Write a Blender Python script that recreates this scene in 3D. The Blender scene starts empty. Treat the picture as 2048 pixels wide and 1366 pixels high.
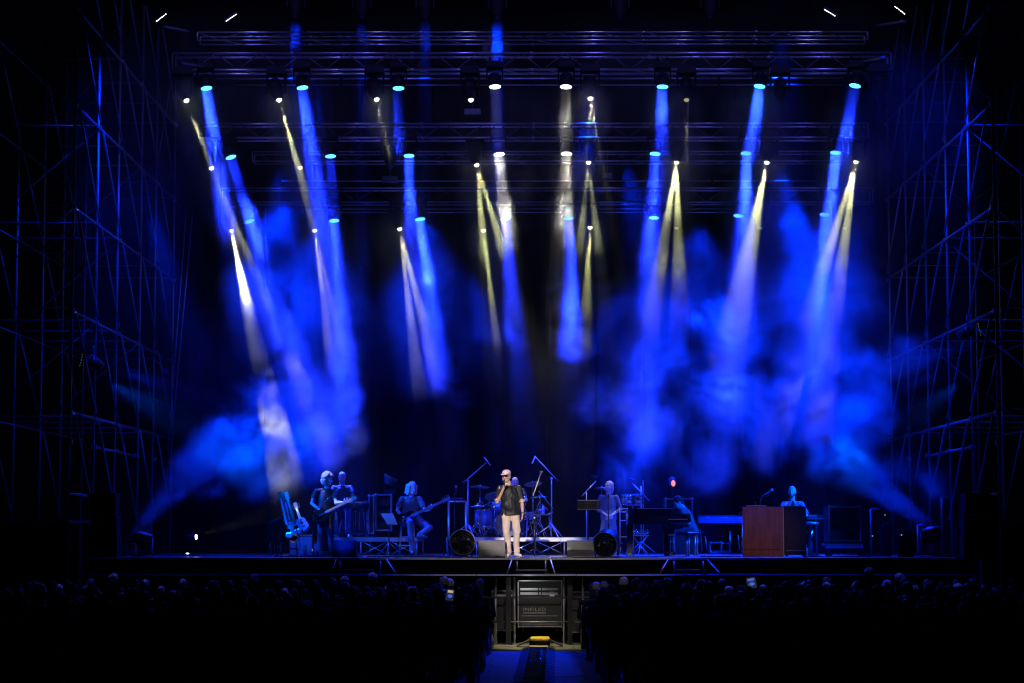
import bpy, bmesh, math, random
import numpy as np
from mathutils import Vector, Matrix, Euler
R = math.radians
S = bpy.context.scene
COL = S.collection
# ---------------------------------------------------------------- camera, world, exposure
F, CX, CY, VX, VY, HC = 4400.0, 1024.0, 683.0, 1042.0, 1066.0, 2.19
TH = math.atan((VY - CY) / F)
PH = math.atan((VX - CX) / F)
cam = bpy.data.objects.new('camera', bpy.data.cameras.new('camera'))
COL.objects.link(cam)
cam.location = (0, 0, HC)
cam.rotation_euler = (R(90) + TH, 0, PH)
cam.data.sensor_width = 36.0
cam.data.lens = F / 2048 * 36
cam.data.clip_start = 0.5
cam.data.clip_end = 600
S.camera = cam
w = bpy.data.worlds.new('World'); S.world = w; w.use_nodes = True
bg = w.node_tree.nodes['Background']
bg.inputs[0].default_value = (0.010, 0.014, 0.05, 1)      # night sky
bg.inputs[1].default_value = 0.02
S.view_settings.view_transform = 'Standard'
S.view_settings.look = 'None'
S.view_settings.exposure = 0.0
S.view_settings.gamma = 1.0
S.render.engine = 'CYCLES'
cy = S.cycles
cy.use_denoising = True
cy.denoiser = 'OPENIMAGEDENOISE'
cy.max_bounces = 4; cy.diffuse_bounces = 2; cy.glossy_bounces = 2; cy.transmission_bounces = 3
cy.volume_bounces = 0
cy.transparent_max_bounces = 12
cy.use_light_tree = True
cy.sample_clamp_indirect = 3.0
cy.sample_clamp_direct = 0.0
cy.volume_step_rate = 1.0
cy.volume_max_steps = 256
cy.use_adaptive_sampling = False
cy.pixel_filter_type = 'BLACKMAN_HARRIS'; cy.filter_width = 1.15

def P(px, py, D):
    """pixel of the photograph (2048 wide) -> world point at depth D"""
    x = (px - CX) / F; v = -(py - CY) / F
    y = math.cos(TH) - math.sin(TH) * v
    z = math.sin(TH) + math.cos(TH) * v
    X = x * math.cos(PH) - y * math.sin(PH)
    Y = x * math.sin(PH) + y * math.cos(PH)
    t = D / Y
    return Vector((X * t, D, HC + z * t))

HS = 1.70          # stage floor height
FRONT, BACK = 43.5, 54.6
DA, DB, DC = 45.5, 48.8, 51.3
# ---------------------------------------------------------------- lamps of the show lights
BLUE = (0.0, 0.022, 1.0); WBLUE = (0.008, 0.026, 1.0); WHITE = (1.0, 0.97, 0.82); YEL = (0.95, 1.0, 0.42)
def lamp(name, loc, target, color, power, angle, radius=0.05, blend=0.3):
    l = bpy.data.lights.new(name, 'SPOT'); o = bpy.data.objects.new(name, l)
    l.color = color; l.energy = power; l.spot_size = R(angle); l.spot_blend = blend
    l.shadow_soft_size = radius
    o.location = loc
    d = Vector(target) - Vector(loc)
    o.rotation_euler = d.to_track_quat('-Z', 'Y').to_euler()
    COL.objects.link(o)
    return o
# row, px, py, target px, target py, colour, power factor, cone
WASH = [
 ('A',413,177,436,330,BLUE,.7,7),('A',605,176,640,420,BLUE,.7,7),('A',797,177,800,400,BLUE,.12,6),('A',990,174,998,330,WHITE,.02,6),
 ('A',1132,174,1128,330,WHITE,.12,9),('A',1325,174,1322,330,BLUE,.6,7),('A',1519,173,1498,330,BLUE,1.2,8),('A',1710,172,1680,330,BLUE,.9,8),
 ('B',462,315,536,540,BLUE,1.2,8),('B',661,313,674,540,BLUE,1.3,8),('B',818,312,822,500,BLUE,.8,7),('B',998,309,1012,440,WHITE,.11,11),
 ('B',1133,308,1128,470,WHITE,.12,11),('B',1310,308,1300,470,BLUE,.8,8),('B',1492,307,1490,480,BLUE,1.3,9),('B',1671,306,1655,470,BLUE,1.0,8),
 ('C',499,443,590,720,BLUE,2,11),('C',668,442,680,620,BLUE,1.5,9),('C',840,439,866,640,BLUE,2.0,9),('C',1011,438,1030,640,BLUE,1.4,8),
 ('C',1137,437,1142,640,BLUE,1.4,9),('C',1308,436,1298,640,BLUE,1.2,10),('C',1477,432,1462,640,BLUE,1.4,11),('C',1649,430,1636,700,BLUE,2.2,12)]
# row, px, py, list of (target px, py, cone, power)
SPOT = [
 ('A',374,204,[(463,440,4.5,1)]),('A',559,203,[(640,490,5.5,1)]),('A',754,202,[(776,300,4,.5)]),('A',942,203,[(960,400,3,.0)]),
 ('A',1181,200,[(1177,250,5,.5),(1190,250,5,.5)]),('A',1373,203,[(1374,330,3.5,.25)]),('A',1560,203,[]),('A',1757,200,[]),
 ('B',424,339,[(500,520,5,.8)]),('B',601,338,[(624,450,5,.35)]),('B',780,338,[]),('B',954,333,[(966,480,7,.6),(1000,480,7,.6)]),
 ('B',1177,328,[(1162,470,7,.3),(1194,470,7,.3)]),('B',1353,328,[(1311,580,8.5,1.1),(1360,620,8.0,1.1)]),
 ('B',1533,328,[(1466,640,3.0,.5),(1478,600,12,.8)]),('B',1711,327,[(1628,600,7.5,1.2),(1670,620,7.5,1.2)]),
 ('C',463,464,[(496,640,6.5,.8),(560,900,7,3.5)]),('C',630,464,[(652,640,6,.7),(672,640,4,.7)]),('C',800,461,[(822,640,6,.7),(846,640,7,.7)]),
 ('C',967,464,[(988,640,5,.9)]),('C',1180,458,[(1174,640,4.5,.5),(1168,700,9,.4)]),('C',1353,459,[(1353,600,4,.05)]),
 ('C',1520,459,[(1520,600,4,.05)]),('C',1688,459,[(1650,740,8,.08)])]
ROWD = {'A': DA, 'B': DB, 'C': DC}
KW, KS, KF = 85.0, 6500.0, 5200.0
def disk_lamp(name, loc, target, color, power, spread, size):
    l = bpy.data.lights.new(name, 'AREA'); o = bpy.data.objects.new(name, l)
    l.shape = 'DISK'; l.size = size; l.spread = R(spread); l.color = color; l.energy = power
    o.location = loc
    d = Vector(target) - Vector(loc)
    o.rotation_euler = d.to_track_quat('-Z', 'Y').to_euler()
    COL.objects.link(o)
    return o
# added wide blue lamps without fixtures, light the smoke clouds: px, py, D, target px, py, D, cone, power
SMOKE_FILL = [(560,330,51,540,890,47.6,30,1.7),(1560,330,51,1670,850,47.8,26,2.0),(1250,330,52.4,1380,800,50.5,36,1.0),(1700,140,47,1740,700,47.6,30,.7),
 (1560,60,46.5,1590,420,47.5,34,.6),(640,140,47,590,620,49,26,.7),(1180,140,48.5,1150,640,50,20,.4),(300,420,44.5,450,950,46.8,24,.5),(860,450,53.2,860,760,50.5,60,.5),(1400,450,53.2,1380,760,50,64,2.3),(1640,450,53.2,1620,700,49.5,56,1.1),(640,450,53.2,620,700,49.5,50,.5),(520,455,53.0,540,700,49.5,50,.35),
 (420,640,44.2,330,1000,46,22,.35),(1700,600,44.2,1790,1000,46.2,22,.35)]
# ---------------------------------------------------------------- materials
def mat(name, col, rough=.5, metal=0., var=.25, scale=6., bump=.0, emit=None, es=1., spec=None, coat=0.):
    m = bpy.data.materials.new(name); m.use_nodes = True; nt = m.node_tree
    b = nt.nodes['Principled BSDF']
    b.inputs['Roughness'].default_value = rough; b.inputs['Metallic'].default_value = metal
    if spec is not None: b.inputs['Specular IOR Level'].default_value = spec
    if coat: b.inputs['Coat Weight'].default_value = coat; b.inputs['Coat Roughness'].default_value = .08
    if emit:
        b.inputs['Base Color'].default_value = (*col, 1)
        b.inputs['Emission Color'].default_value = (*emit, 1); b.inputs['Emission Strength'].default_value = es
        return m
    tc = nt.nodes.new('ShaderNodeTexCoord'); nz = nt.nodes.new('ShaderNodeTexNoise'); nz.inputs['Scale'].default_value = scale; nz.inputs['Detail'].default_value = 5
    nt.links.new(tc.outputs['Object'], nz.inputs['Vector'])
    mx = nt.nodes.new('ShaderNodeMix'); mx.data_type = 'RGBA'
    mx.inputs[6].default_value = (*[c * (1 - var) for c in col], 1); mx.inputs[7].default_value = (*[min(1, c * (1 + var)) for c in col], 1)
    nt.links.new(nz.outputs[0], mx.inputs[0]); nt.links.new(mx.outputs[2], b.inputs['Base Color'])
    rr = nt.nodes.new('ShaderNodeMapRange'); rr.inputs[3].default_value = max(.03, rough - .12); rr.inputs[4].default_value = min(1, rough + .12)
    nt.links.new(nz.outputs[0], rr.inputs[0]); nt.links.new(rr.outputs[0], b.inputs['Roughness'])
    if bump:
        n2 = nt.nodes.new('ShaderNodeTexNoise'); n2.inputs['Scale'].default_value = scale * 5; n2.inputs['Detail'].default_value = 6
        nt.links.new(tc.outputs['Object'], n2.inputs['Vector'])
        bp = nt.nodes.new('ShaderNodeBump'); bp.inputs['Strength'].default_value = bump; bp.inputs['Distance'].default_value = .02
        nt.links.new(n2.outputs[0], bp.inputs['Height']); nt.links.new(bp.outputs[0], b.inputs['Normal'])
    return m
M = dict(
 alu=mat('aluminium', (.55, .56, .58), .33, .9), steel=mat('galvanised_steel', (.36, .37, .4), .45, .75), chrome=mat('chrome', (.75, .75, .78), .14, 1., .1),
 blackmetal=mat('black_metal', (.022, .022, .026), .4, .3), blackplastic=mat('black_plastic', (.012, .012, .013), .7, spec=.2), rubber=mat('rubber', (.015, .015, .016), .75),
 greymetal=mat('grey_paint_metal', (.13, .13, .14), .45, .2), speaker=mat('speaker_cabinet', (.16, .155, .165), .6, 0, .2, 30, .2), grille=mat('speaker_grille', (.12, .12, .13), .5, .4, .3, 60, .3),
 deck=mat('stage_deck', (.16, .15, .15), .38, 0, .3, 1.6, .1), skirt=mat('black_cloth', (.005, .005, .006), .9, 0, .3, 3, .2, spec=.1), drape=mat('black_drape', (.002, .002, .0025), .95, 0, .3, 1.2, .2, spec=.05),
 ground=mat('pavement', (.2, .19, .18), .7, 0, .35, 1.3, .35), slab=mat('paving_slab', (.24, .23, .21), .62, 0, .35, 2.2, .35),
 lacquer=mat('black_lacquer', (.006, .006, .008), .08, 0, .2, 4, 0, coat=.6), wood=mat('walnut', (.32, .12, .09), .42, 0, .3, 5, .05), woodd=mat('dark_wood', (.03, .014, .01), .5, 0, .3, 6),
 skin=mat('skin', (.62, .36, .26), .5, 0, .12, 12), skin2=mat('skin_pale', (.66, .5, .52), .5, 0, .12, 12), skindark=mat('skin_shade', (.4, .24, .18), .5, 0, .12, 12),
 tee=mat('black_cotton', (.016, .018, .024), .55, 0, .25, 18, .3), chino=mat('beige_cotton', (.68, .56, .47), .8, 0, .12, 20, .25), jeans=mat('dark_denim', (.04, .05, .11), .85, 0, .3, 30, .3),
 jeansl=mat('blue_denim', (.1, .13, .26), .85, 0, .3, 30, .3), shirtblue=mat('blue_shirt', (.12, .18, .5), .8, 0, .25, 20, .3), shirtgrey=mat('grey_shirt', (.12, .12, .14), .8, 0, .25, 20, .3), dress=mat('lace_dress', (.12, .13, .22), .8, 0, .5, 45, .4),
 white=mat('white_cloth', (.75, .73, .72), .7, 0, .1, 20), cap=mat('pink_cap', (.85, .58, .6), .75, 0, .3, 22, .2), hair=mat('grey_hair', (.42, .38, .34), .55, 0, .3, 60, .6), hairb=mat('brown_hair', (.03, .022, .018), .5, 0, .4, 60, .7), blond=mat('blond_hair', (.75, .68, .62), .45, 0, .3, 60, .5),
 shoe=mat('white_shoe', (.72, .72, .74), .5, 0, .1), shoeb=mat('black_shoe', (.02, .02, .02), .4), glass=mat('dark_glass', (.01, .01, .012), .06),
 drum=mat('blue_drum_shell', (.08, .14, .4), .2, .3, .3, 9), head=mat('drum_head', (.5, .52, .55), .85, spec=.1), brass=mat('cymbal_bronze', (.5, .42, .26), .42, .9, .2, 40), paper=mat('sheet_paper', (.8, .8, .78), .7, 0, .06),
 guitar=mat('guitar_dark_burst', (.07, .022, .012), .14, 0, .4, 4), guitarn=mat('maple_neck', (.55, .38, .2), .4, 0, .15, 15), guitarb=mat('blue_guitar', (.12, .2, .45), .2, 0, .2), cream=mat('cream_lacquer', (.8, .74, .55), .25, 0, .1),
 orange=mat('orange_strap', (.9, .2, .04), .6, 0, .15), yellow=mat('yellow_plastic', (.8, .55, .04), .45, 0, .15, 10), casep=mat('case_panel', (.05, .05, .05), .5, 0, .3, 12, .1), case_alu=mat('case_edge', (.5, .5, .5), .35, .8),
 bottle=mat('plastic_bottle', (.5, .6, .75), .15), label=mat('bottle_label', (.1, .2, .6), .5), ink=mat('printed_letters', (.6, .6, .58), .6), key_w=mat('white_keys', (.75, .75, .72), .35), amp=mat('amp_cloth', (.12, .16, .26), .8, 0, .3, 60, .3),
 crowd=[mat('dark_clothes', (.012, .012, .014), .9, 0, .3, 12, .2), mat('navy_clothes', (.010, .012, .025), .9, 0, .3, 12, .2), mat('brown_clothes', (.02, .015, .013), .9, 0, .3, 12, .2)],
 led_b=mat('cyan_led', (.0, .1, .2), .3, emit=(.14, .80, 1.0), es=2.4), led_w=mat('white_led', (.8, .8, .8), .3, emit=(1, 1, .95), es=5), led_y=mat('lamp_lens', (.8, .8, .6), .3, emit=(1, .98, .78), es=6),
 led_dim=mat('dim_lens', (.4, .4, .3), .3, emit=(.9, .75, .3), es=.5), led_red=mat('red_glow_lens', (.5, .1, .1), .3, emit=(1, .25, .2), es=1.3), screen=mat('phone_screen', (.1, .2, .6), .2, emit=(.10, .2, .9), es=.6), screen2=mat('phone_screen_warm', (.5, .4, .3), .2, emit=(.8, .6, .4), es=.6),
 screen_dark=mat('phone_screen_dark', (.02, .03, .08), .2, emit=(.03, .04, .12), es=.5),
 lensdark=mat('lens_glass', (.02, .03, .06), .1))
def grain(m, sx, sz, amt):
    nt = m.node_tree; b = nt.nodes['Principled BSDF']; old = b.inputs['Base Color'].links[0].from_socket
    tc = nt.nodes.new('ShaderNodeTexCoord'); mp = nt.nodes.new('ShaderNodeMapping'); mp.inputs['Scale'].default_value = (sx, 4, sz)
    nz = nt.nodes.new('ShaderNodeTexNoise'); nz.inputs['Scale'].default_value = 1.; nz.inputs['Detail'].default_value = 6
    mr = nt.nodes.new('ShaderNodeMapRange'); mr.inputs[1].default_value = .35; mr.inputs[2].default_value = .65; mr.inputs[3].default_value = 1 - amt; mr.inputs[4].default_value = 1.
    mu = nt.nodes.new('ShaderNodeVectorMath'); mu.operation = 'SCALE'
    nt.links.new(tc.outputs['Object'], mp.inputs[0]); nt.links.new(mp.outputs[0], nz.inputs['Vector']); nt.links.new(nz.outputs[0], mr.inputs[0])
    nt.links.new(old, mu.inputs[0]); nt.links.new(mr.outputs[0], mu.inputs['Scale']); nt.links.new(mu.outputs[0], b.inputs['Base Color'])
grain(M['wood'], 22, 1.6, .35); grain(M['deck'], 3, 3, .5); grain(M['tee'], 14, 5, .35)
# ---------------------------------------------------------------- mesh helpers
def frame(d):
    d = Vector(d).normalized()
    a = Vector((0, 0, 1)) if abs(d.z) < .9 else Vector((1, 0, 0))
    u = d.cross(a).normalized(); v = d.cross(u).normalized()
    return u, v
class MB:
    def __init__(s): s.v = []; s.f = []; s.sm = []
    def box(s, c, size, rot=None, taper=None):
        c = Vector(c); hx, hy, hz = size[0] / 2, size[1] / 2, size[2] / 2; b = len(s.v)
        for z in (-1, 1):
            k = 1 if (taper is None or z < 0) else taper
            for x, y in ((-1, -1), (1, -1), (1, 1), (-1, 1)):
                p = Vector((x * hx * k, y * hy * k, z * hz))
                if rot is not None: p = rot @ p
                s.v.append(c + p)
        for f in ((0, 3, 2, 1), (4, 5, 6, 7), (0, 1, 5, 4), (1, 2, 6, 5), (2, 3, 7, 6), (3, 0, 4, 7)): s.f.append([b + i for i in f]); s.sm.append(0)
        return s
    def tube(s, p, q, r, n=8, r2=None):
        p = Vector(p); q = Vector(q); r2 = r if r2 is None else r2
        if (q - p).length < 1e-6: return s
        u, v = frame(q - p); b = len(s.v)
        for c, rr in ((p, r), (q, r2)):
            for k in range(n):
                a = 2 * math.pi * k / n; s.v.append(c + u * math.cos(a) * rr + v * math.sin(a) * rr)
        for k in range(n): s.f.append([b + k, b + (k + 1) % n, b + n + (k + 1) % n, b + n + k]); s.sm.append(1)
        s.f.append([b + k for k in reversed(range(n))]); s.sm.append(0); s.f.append([b + n + k for k in range(n)]); s.sm.append(0)
        return s
    def path(s, pts, r, n=6):
        for a, c in zip(pts[:-1], pts[1:]): s.tube(a, c, r, n)
        return s
    def lathe(s, prof, c=(0, 0, 0), rot=None, n=24, sx=1., sy=1.):
        c = Vector(c); b = len(s.v)
        for r, z in prof:
            for k in range(n):
                a = 2 * math.pi * k / n; p = Vector((math.cos(a) * r * sx, math.sin(a) * r * sy, z))
                if rot is not None: p = rot @ p
                s.v.append(c + p)
        for j in range(len(prof) - 1):
            for k in range(n): s.f.append([b + j * n + k, b + j * n + (k + 1) % n, b + (j + 1) * n + (k + 1) % n, b + (j + 1) * n + k]); s.sm.append(1)
        s.f.append([b + k for k in reversed(range(n))]); s.sm.append(0)
        s.f.append([b + (len(prof) - 1) * n + k for k in range(n)]); s.sm.append(0)
        return s
    def ell(s, c, r, rot=None, n=12, m=8):
        if not hasattr(r, '__len__'): r = (r, r, r)
        c = Vector(c); b = len(s.v)
        for j in range(m + 1):
            t = math.pi * j / m
            for k in range(n):
                a = 2 * math.pi * k / n
                rr = max(math.sin(t), .02)
                p = Vector((r[0] * rr * math.cos(a), r[1] * rr * math.sin(a), -r[2] * math.cos(t)))
                if rot is not None: p = rot @ p
                s.v.append(c + p)
        for j in range(m):
            for k in range(n): s.f.append([b + j * n + k, b + j * n + (k + 1) % n, b + (j + 1) * n + (k + 1) % n, b + (j + 1) * n + k]); s.sm.append(1)
        s.f.append([b + k for k in reversed(range(n))]); s.sm.append(1); s.f.append([b + m * n + k for k in range(n)]); s.sm.append(1)
        return s
    def rc(s, p, q, r1, r2):
        s.ell(p, r1, n=12, m=8); s.ell(q, r2, n=12, m=8); s.tube(p, q, r1 * .985, 12, r2 * .985)
        return s
    def prism(s, poly, y0, y1, mtx=None):
        """closed outline in x,z extruded along y; mtx puts it in place"""
        b = len(s.v); n = len(poly)
        for y in (y0, y1):
            for x, z in poly:
                p = Vector((x, y, z)); s.v.append(mtx @ p if mtx is not None else p)
        s.f.append([b + k for k in range(n)]); s.sm.append(0); s.f.append([b + n + k for k in reversed(range(n))]); s.sm.append(0)
        for k in range(n): s.f.append([b + k, b + n + k, b + n + (k + 1) % n, b + (k + 1) % n]); s.sm.append(0)
        return s
    def mesh(s, name, m, off=Vector((0, 0, 0))):
        me = bpy.data.meshes.new(name); me.from_pydata([tuple(v - off) for v in s.v], [], s.f)
        me.polygons.foreach_set('use_smooth', [bool(x) for x in s.sm])
        me.materials.append(m); me.update(); return me
ORG = {}
def thing(name, label, cat, loc=(0, 0, 0), rz=0., group=None):
    o = bpy.data.objects.new(name, None); COL.objects.link(o); o.location = loc; o.rotation_euler = (0, 0, rz)
    o.empty_display_size = .2; o['label'] = label; o['category'] = cat
    if group: o['group'] = group
    ORG[o.name] = Vector((0, 0, 0)); return o
def wthing(name, label, cat, loc, group=None):
    """a thing whose parts are given in world coordinates"""
    o = thing(name, label, cat, loc, 0, group); ORG[o.name] = Vector(loc); return o
def part(name, mb, m, parent, label=None, kind=None):
    off = ORG.get(parent.name, Vector((0, 0, 0)))
    o = bpy.data.objects.new(name, mb.mesh(name, m, off) if isinstance(mb, MB) else mb); COL.objects.link(o); o.parent = parent
    ORG[o.name] = off
    if label: o['label'] = label
    if kind: o['kind'] = kind
    return o
def share(name, me, parent, loc, rot=(0, 0, 0), scale=(1, 1, 1)):
    off = ORG.get(parent.name, Vector((0, 0, 0)))
    o = bpy.data.objects.new(name, me); COL.objects.link(o); o.parent = parent; o.location = Vector(loc) - off; o.rotation_euler = rot; o.scale = scale
    return o
def solo(name, mb, m, label=None, cat=None, group=None, kind=None, loc=(0, 0, 0)):
    o = bpy.data.objects.new(name, mb.mesh(name, m, Vector(loc))); COL.objects.link(o); o.location = loc
    for k, v in (('label', label), ('category', cat), ('group', group), ('kind', kind)):
        if v: o[k] = v
    return o
def copy_tree(o, parent=None):
    c = o.copy(); COL.objects.link(c)
    if parent is not None: c.parent = parent
    for ch in list(o.children): copy_tree(ch, c)
    return c
def align(d, spin=0.):
    """rotation whose -Z looks along d"""
    return Vector(d).to_track_quat('-Z', 'Y').to_euler()
# ---------------------------------------------------------------- ground, stage, curtain
mb = MB(); mb.v = [Vector(p) for p in ((-150, -20, 0), (150, -20, 0), (150, 250, 0), (-150, 250, 0))]; mb.f = [[0, 1, 2, 3]]; mb.sm = [0]
ground = solo('ground', mb, M['ground'], kind='structure')
rr = random.Random(3)
mb = MB().box((0, 0, 0), (.992, .792, .03), taper=.997); sl = mb.mesh('paving_slab', M['slab'])
for j in range(15):
    for i in range(5):
        o = share('paving_slab', sl, ground, (-1.5 + i + (.5 if j % 2 else 0), 32.4 + j * .8, .006 + rr.random() * .004), (rr.uniform(-.002, .002), rr.uniform(-.003, .003), 0))
SX0, SX1 = -8.55, 8.75
st = wthing('stage', 'wide black concert stage with a pale aluminium front edge', 'stage', (0, FRONT, 0))
part('stage_floor', MB().box(((SX0 + SX1) / 2, (FRONT + BACK) / 2 + .02, HS - .015), (SX1 - SX0, BACK - FRONT, .03)), M['deck'], st)
for i in range(9):
    w_ = (SX1 - SX0) / 9
    part('edge_trim', MB().box((SX0 + (i + .5) * w_, FRONT - .012, HS - .016), (w_ - .012, .03, .034)), M['alu'], st)
part('fascia', MB().box(((SX0 + SX1) / 2, FRONT + .06, HS - .24), (SX1 - SX0, .03, .39)), M['skirt'], st)
LZ = 1.40
for i in range(9):
    w_ = (SX1 - SX0) / 9; xc = SX0 + (i + .5) * w_
    l = part('ledge_board', MB().box((xc, 43.02, LZ - .03), (w_ - .01, .8, .05)), M['skirt'], st)
    part('ledge_trim', MB().box((xc, 42.605, LZ - .018), (w_ - .01, .025, .028)), M['alu'], l)
for (px, top, bot) in ((728, (672, 773), (664, 792)), (1062, (1024, 1101), (1014, 1110)), (1380, (1336, 1414), (1320, 1440))):
    lab = {728: 'left step frame with an orange strap below the left wedge monitor', 1062: 'middle step frame with thin side rails below the standing singer', 1380: 'right step frame with thin side rails below the keyboard'}[px]
    t = wthing('step_frame', lab, 'steps', P(px, 1148, 42.9), 'step frames on the front ledge')
    for k in (0, 1):
        a = P(top[k], 1119, 43.44); b = P(bot[k], 1149, 42.75); b.z = LZ + .01
        part('side_rail', MB().tube(a, b, .013), M['orange'] if (k == 0 and px != 1062) else M['steel'], t, 'orange strap' if (k == 0 and px != 1062) else None)
        c = Vector((a.x + (.1 if k == 0 else -.1), 43.2, LZ)); part('post', MB().tube(c, c + Vector((0, 0, .25)), .012), M['steel'], t)
    part('tread', MB().box(((P(top[0], 0, 43).x + P(top[1], 0, 43).x) / 2, 43.0, LZ + .07), (.62, .16, .03)), M['greymetal'], t)
cu = wthing('backdrop_curtain', 'tall black curtain hanging behind the whole band', 'curtain', (0, BACK + .3, HS))
n = 15
for i in range(n):
    x0 = -8.8 + i * 17.8 / n; mbp = MB(); k = 14; w_ = 17.8 / n
    for z in (HS, 13.6):
        for j in range(k + 1):
            x = x0 + w_ * j / k; mbp.v.append(Vector((x, BACK + .35 + .05 * math.sin(x * 13 + i) + .02 * math.sin(x * 31), z)))
    for j in range(k): mbp.f.append([j, j + 1, k + 2 + j, k + 1 + j]); mbp.sm.append(1)
    o = part('curtain_panel', mbp, M['drape'], cu); s_ = o.modifiers.new('thickness', 'SOLIDIFY'); s_.thickness = .01
# under-stage frame
us = wthing('stage_substructure', 'grey steel legs and rails under the middle of the stage', 'scaffold', (0.4, 43.3, 0))
for px in (918, 991, 1029, 1128, 1166, 1230, 800, 650, 500, 350, 1400, 1550, 1700, 1850):
    x = P(px, 1200, 43.3).x; part('leg', MB().tube((x, 43.3, .03), (x, 43.3, 1.36), .026 if px != 991 else .036, 10), M['steel'], us)
for px in (1017, 1140):
    x = P(px, 1200, 43.2).x; part('post', MB().box((x, 43.22, .7), (.1, .06, 1.34)), M['blackmetal'], us)
for (z, D) in ((.94, 43.24), (.46, 43.24)):
    for (a, b) in ((-6.8, -.2), (-.62, 1.3), (1.0, 7.2)):
        part('rail', MB().tube((a, D, z), (b, D + .01, z), .016), M['greymetal'], us)
for px in (985, 1017, 1029, 1128, 1140, 1166):
    x = P(px, 1200, 43.3).x; part('foot_plate', MB().box((x, 43.3, .022), (.16, .16, .03)), M['steel'], us)
# road cases under the stage
def case_box(parent, c, sz, m=M['casep'], edge=.022, hw=True):
    x, y, z = c; a, b, h = sz
    part('panel', MB().box(c, sz), m, parent)
    for sx in (-1, 1):
        part('edge', MB().box((x + sx * a / 2, y - b / 2, z), (edge, edge, h + edge)), M['case_alu'], parent)
    for sz_ in (-1, 1):
        part('edge', MB().box((x, y - b / 2 - .001, z + sz_ * h / 2), (a - edge, edge, edge)), M['case_alu'], parent)
    if hw:
        for sx in (-1, 1):
            for s2 in (-1, 1): part('corner', MB().ell((x + sx * a / 2, y - b / 2, z + s2 * h / 2), .026, n=8, m=6), M['case_alu'], parent)
rc_ = wthing('flight_case', 'dark flight case lettered INFiLED under the stage behind the cable ramp', 'flight case', (.42, 43.8, 0))
c1 = P(1080, 1223, 43.75)
case_box(rc_, (c1.x, 43.95, .8), (.86, .4, .9))
for (z, hh) in ((1.085, .045), (1.0, .045)): part('trim_bar', MB().box((c1.x - .02, 43.74, z), (.74, .014, hh)), M['alu'], rc_)
for z in (.56, .40): part('trim_line', MB().box((c1.x, 43.742, z), (.72, .012, .012)), M['case_alu'], rc_)
for s in (-1, 1): part('latch', MB().box((c1.x + s * .03, 43.73, 1.04), (.018, .02, .14)), M['blackmetal'], rc_)
part('badge', MB().box((c1.x + .24, 43.725, .985), (.1, .012, .1)), M['alu'], rc_)
for s in (-1, 1):
    part('caster', MB().lathe([(.0, -.02), (.05, -.02), (.05, .02), (0, .02)], (c1.x + s * .33, 43.85, .3), Matrix.Rotation(R(90), 3, 'Y')), M['rubber'], rc_)
def text(body, size, loc, parent, m, name='lettering', ext=.003, align_x='CENTER', rx=90, sx=1.):
    cu_ = bpy.data.curves.new(name, 'FONT'); cu_.body = body; cu_.size = size; cu_.align_x = align_x; cu_.extrude = ext; cu_.space_character = 1.12
    o = bpy.data.objects.new(name, cu_); COL.objects.link(o); bpy.context.view_layer.update()
    me = bpy.data.meshes.new_from_object(o.evaluated_get(bpy.context.evaluated_depsgraph_get())); bpy.data.objects.remove(o)
    me.materials.clear(); me.materials.append(m)
    off = ORG.get(parent.name, Vector((0, 0, 0)))
    o = bpy.data.objects.new(name, me); COL.objects.link(o); o.parent = parent; o.location = Vector(loc) - off; o.rotation_euler = (R(rx), 0, 0); o.scale = (sx, 1, 1)
    return o
text('INFiLED', .095, (P(1068, 0, 43.7).x, 43.738, .655), rc_, M['ink'], sx=1.25)
mbp = MB(); x = P(1046, 0, 43.7).x
for k in range(15):
    w_ = rr.uniform(.012, .034); mbp.box((x + w_ / 2, 43.742, .618), (w_, .006, .022)); x += w_ + .007
part('small_print', mbp, M['ink'], rc_)
r2 = wthing('flight_case', 'second dark flight case half hidden behind the left steel legs', 'flight case', (-.35, 43.9, 0)); case_box(r2, (-.36, 44.0, .66), (.42, .4, .78))
part('trim_bar', MB().box((-.36, 43.79, .96), (.38, .014, .05)), M['alu'], r2)
rc3 = wthing('flight_case', 'dark flight case with a pale seam to the right of the lettered case', 'flight case', (1.3, 44.1, 0)); case_box(rc3, (1.35, 44.4, .62), (.7, .5, .8))
# cable ramp in the aisle
cr = wthing('cable_ramp', 'black cable ramp with blue lit rungs running down the aisle', 'cable ramp', (.3, 42.2, 0))
def rx_(D): return .18 + (.34 - .18) * (D - 32) / 10.2
n = 13
for i in range(n):
    D = 42.0 - i * .78 - .39; xc = rx_(D); yel = i == 0
    for s in (-1, 1):
        m_ = MB(); x0, x1 = xc + s * .17, xc + s * .34
        m_.v = [Vector(p) for p in ((x0, D - .385, .012), (x1, D - .385, .012), (x0, D - .385, .075), (x0, D + .385, .012), (x1, D + .385, .012), (x0, D + .385, .075))]
        m_.f = [[0, 1, 2], [3, 5, 4], [0, 3, 4, 1], [1, 4, 5, 2], [2, 5, 3, 0]]; m_.sm = [0] * 5
        part('side_wedge', m_, M['rubber'], cr)
    part('lid', MB().box((xc, D, .045), (.335, .76, .05)), M['yellow'] if yel else M['speaker'], cr, 'bright yellow lid' if yel else None)
    if i:
        for k in range(3): part('rung', MB().tube((xc - .16, D - .26 + k * .26, .078), (xc + .16, D - .26 + k * .26, .078), .014, 6), M['chrome'], cr)
cb = wthing('ramp_end_cover', 'yellow topped ramp end cover tilted against the stage foot', 'ramp cover', (.36, 42.5, 0))
part('top', MB().box((.36, 42.55, .17), (.36, .3, .03), Matrix.Rotation(R(8), 3, 'X')), M['yellow'], cb)
for s in (-1, 1): part('side', MB().box((.36 + s * .3, 42.5, .1), (.3, .28, .03), Matrix.Rotation(R(s * 24), 3, 'Y')), M['greymetal'], cb)
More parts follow.
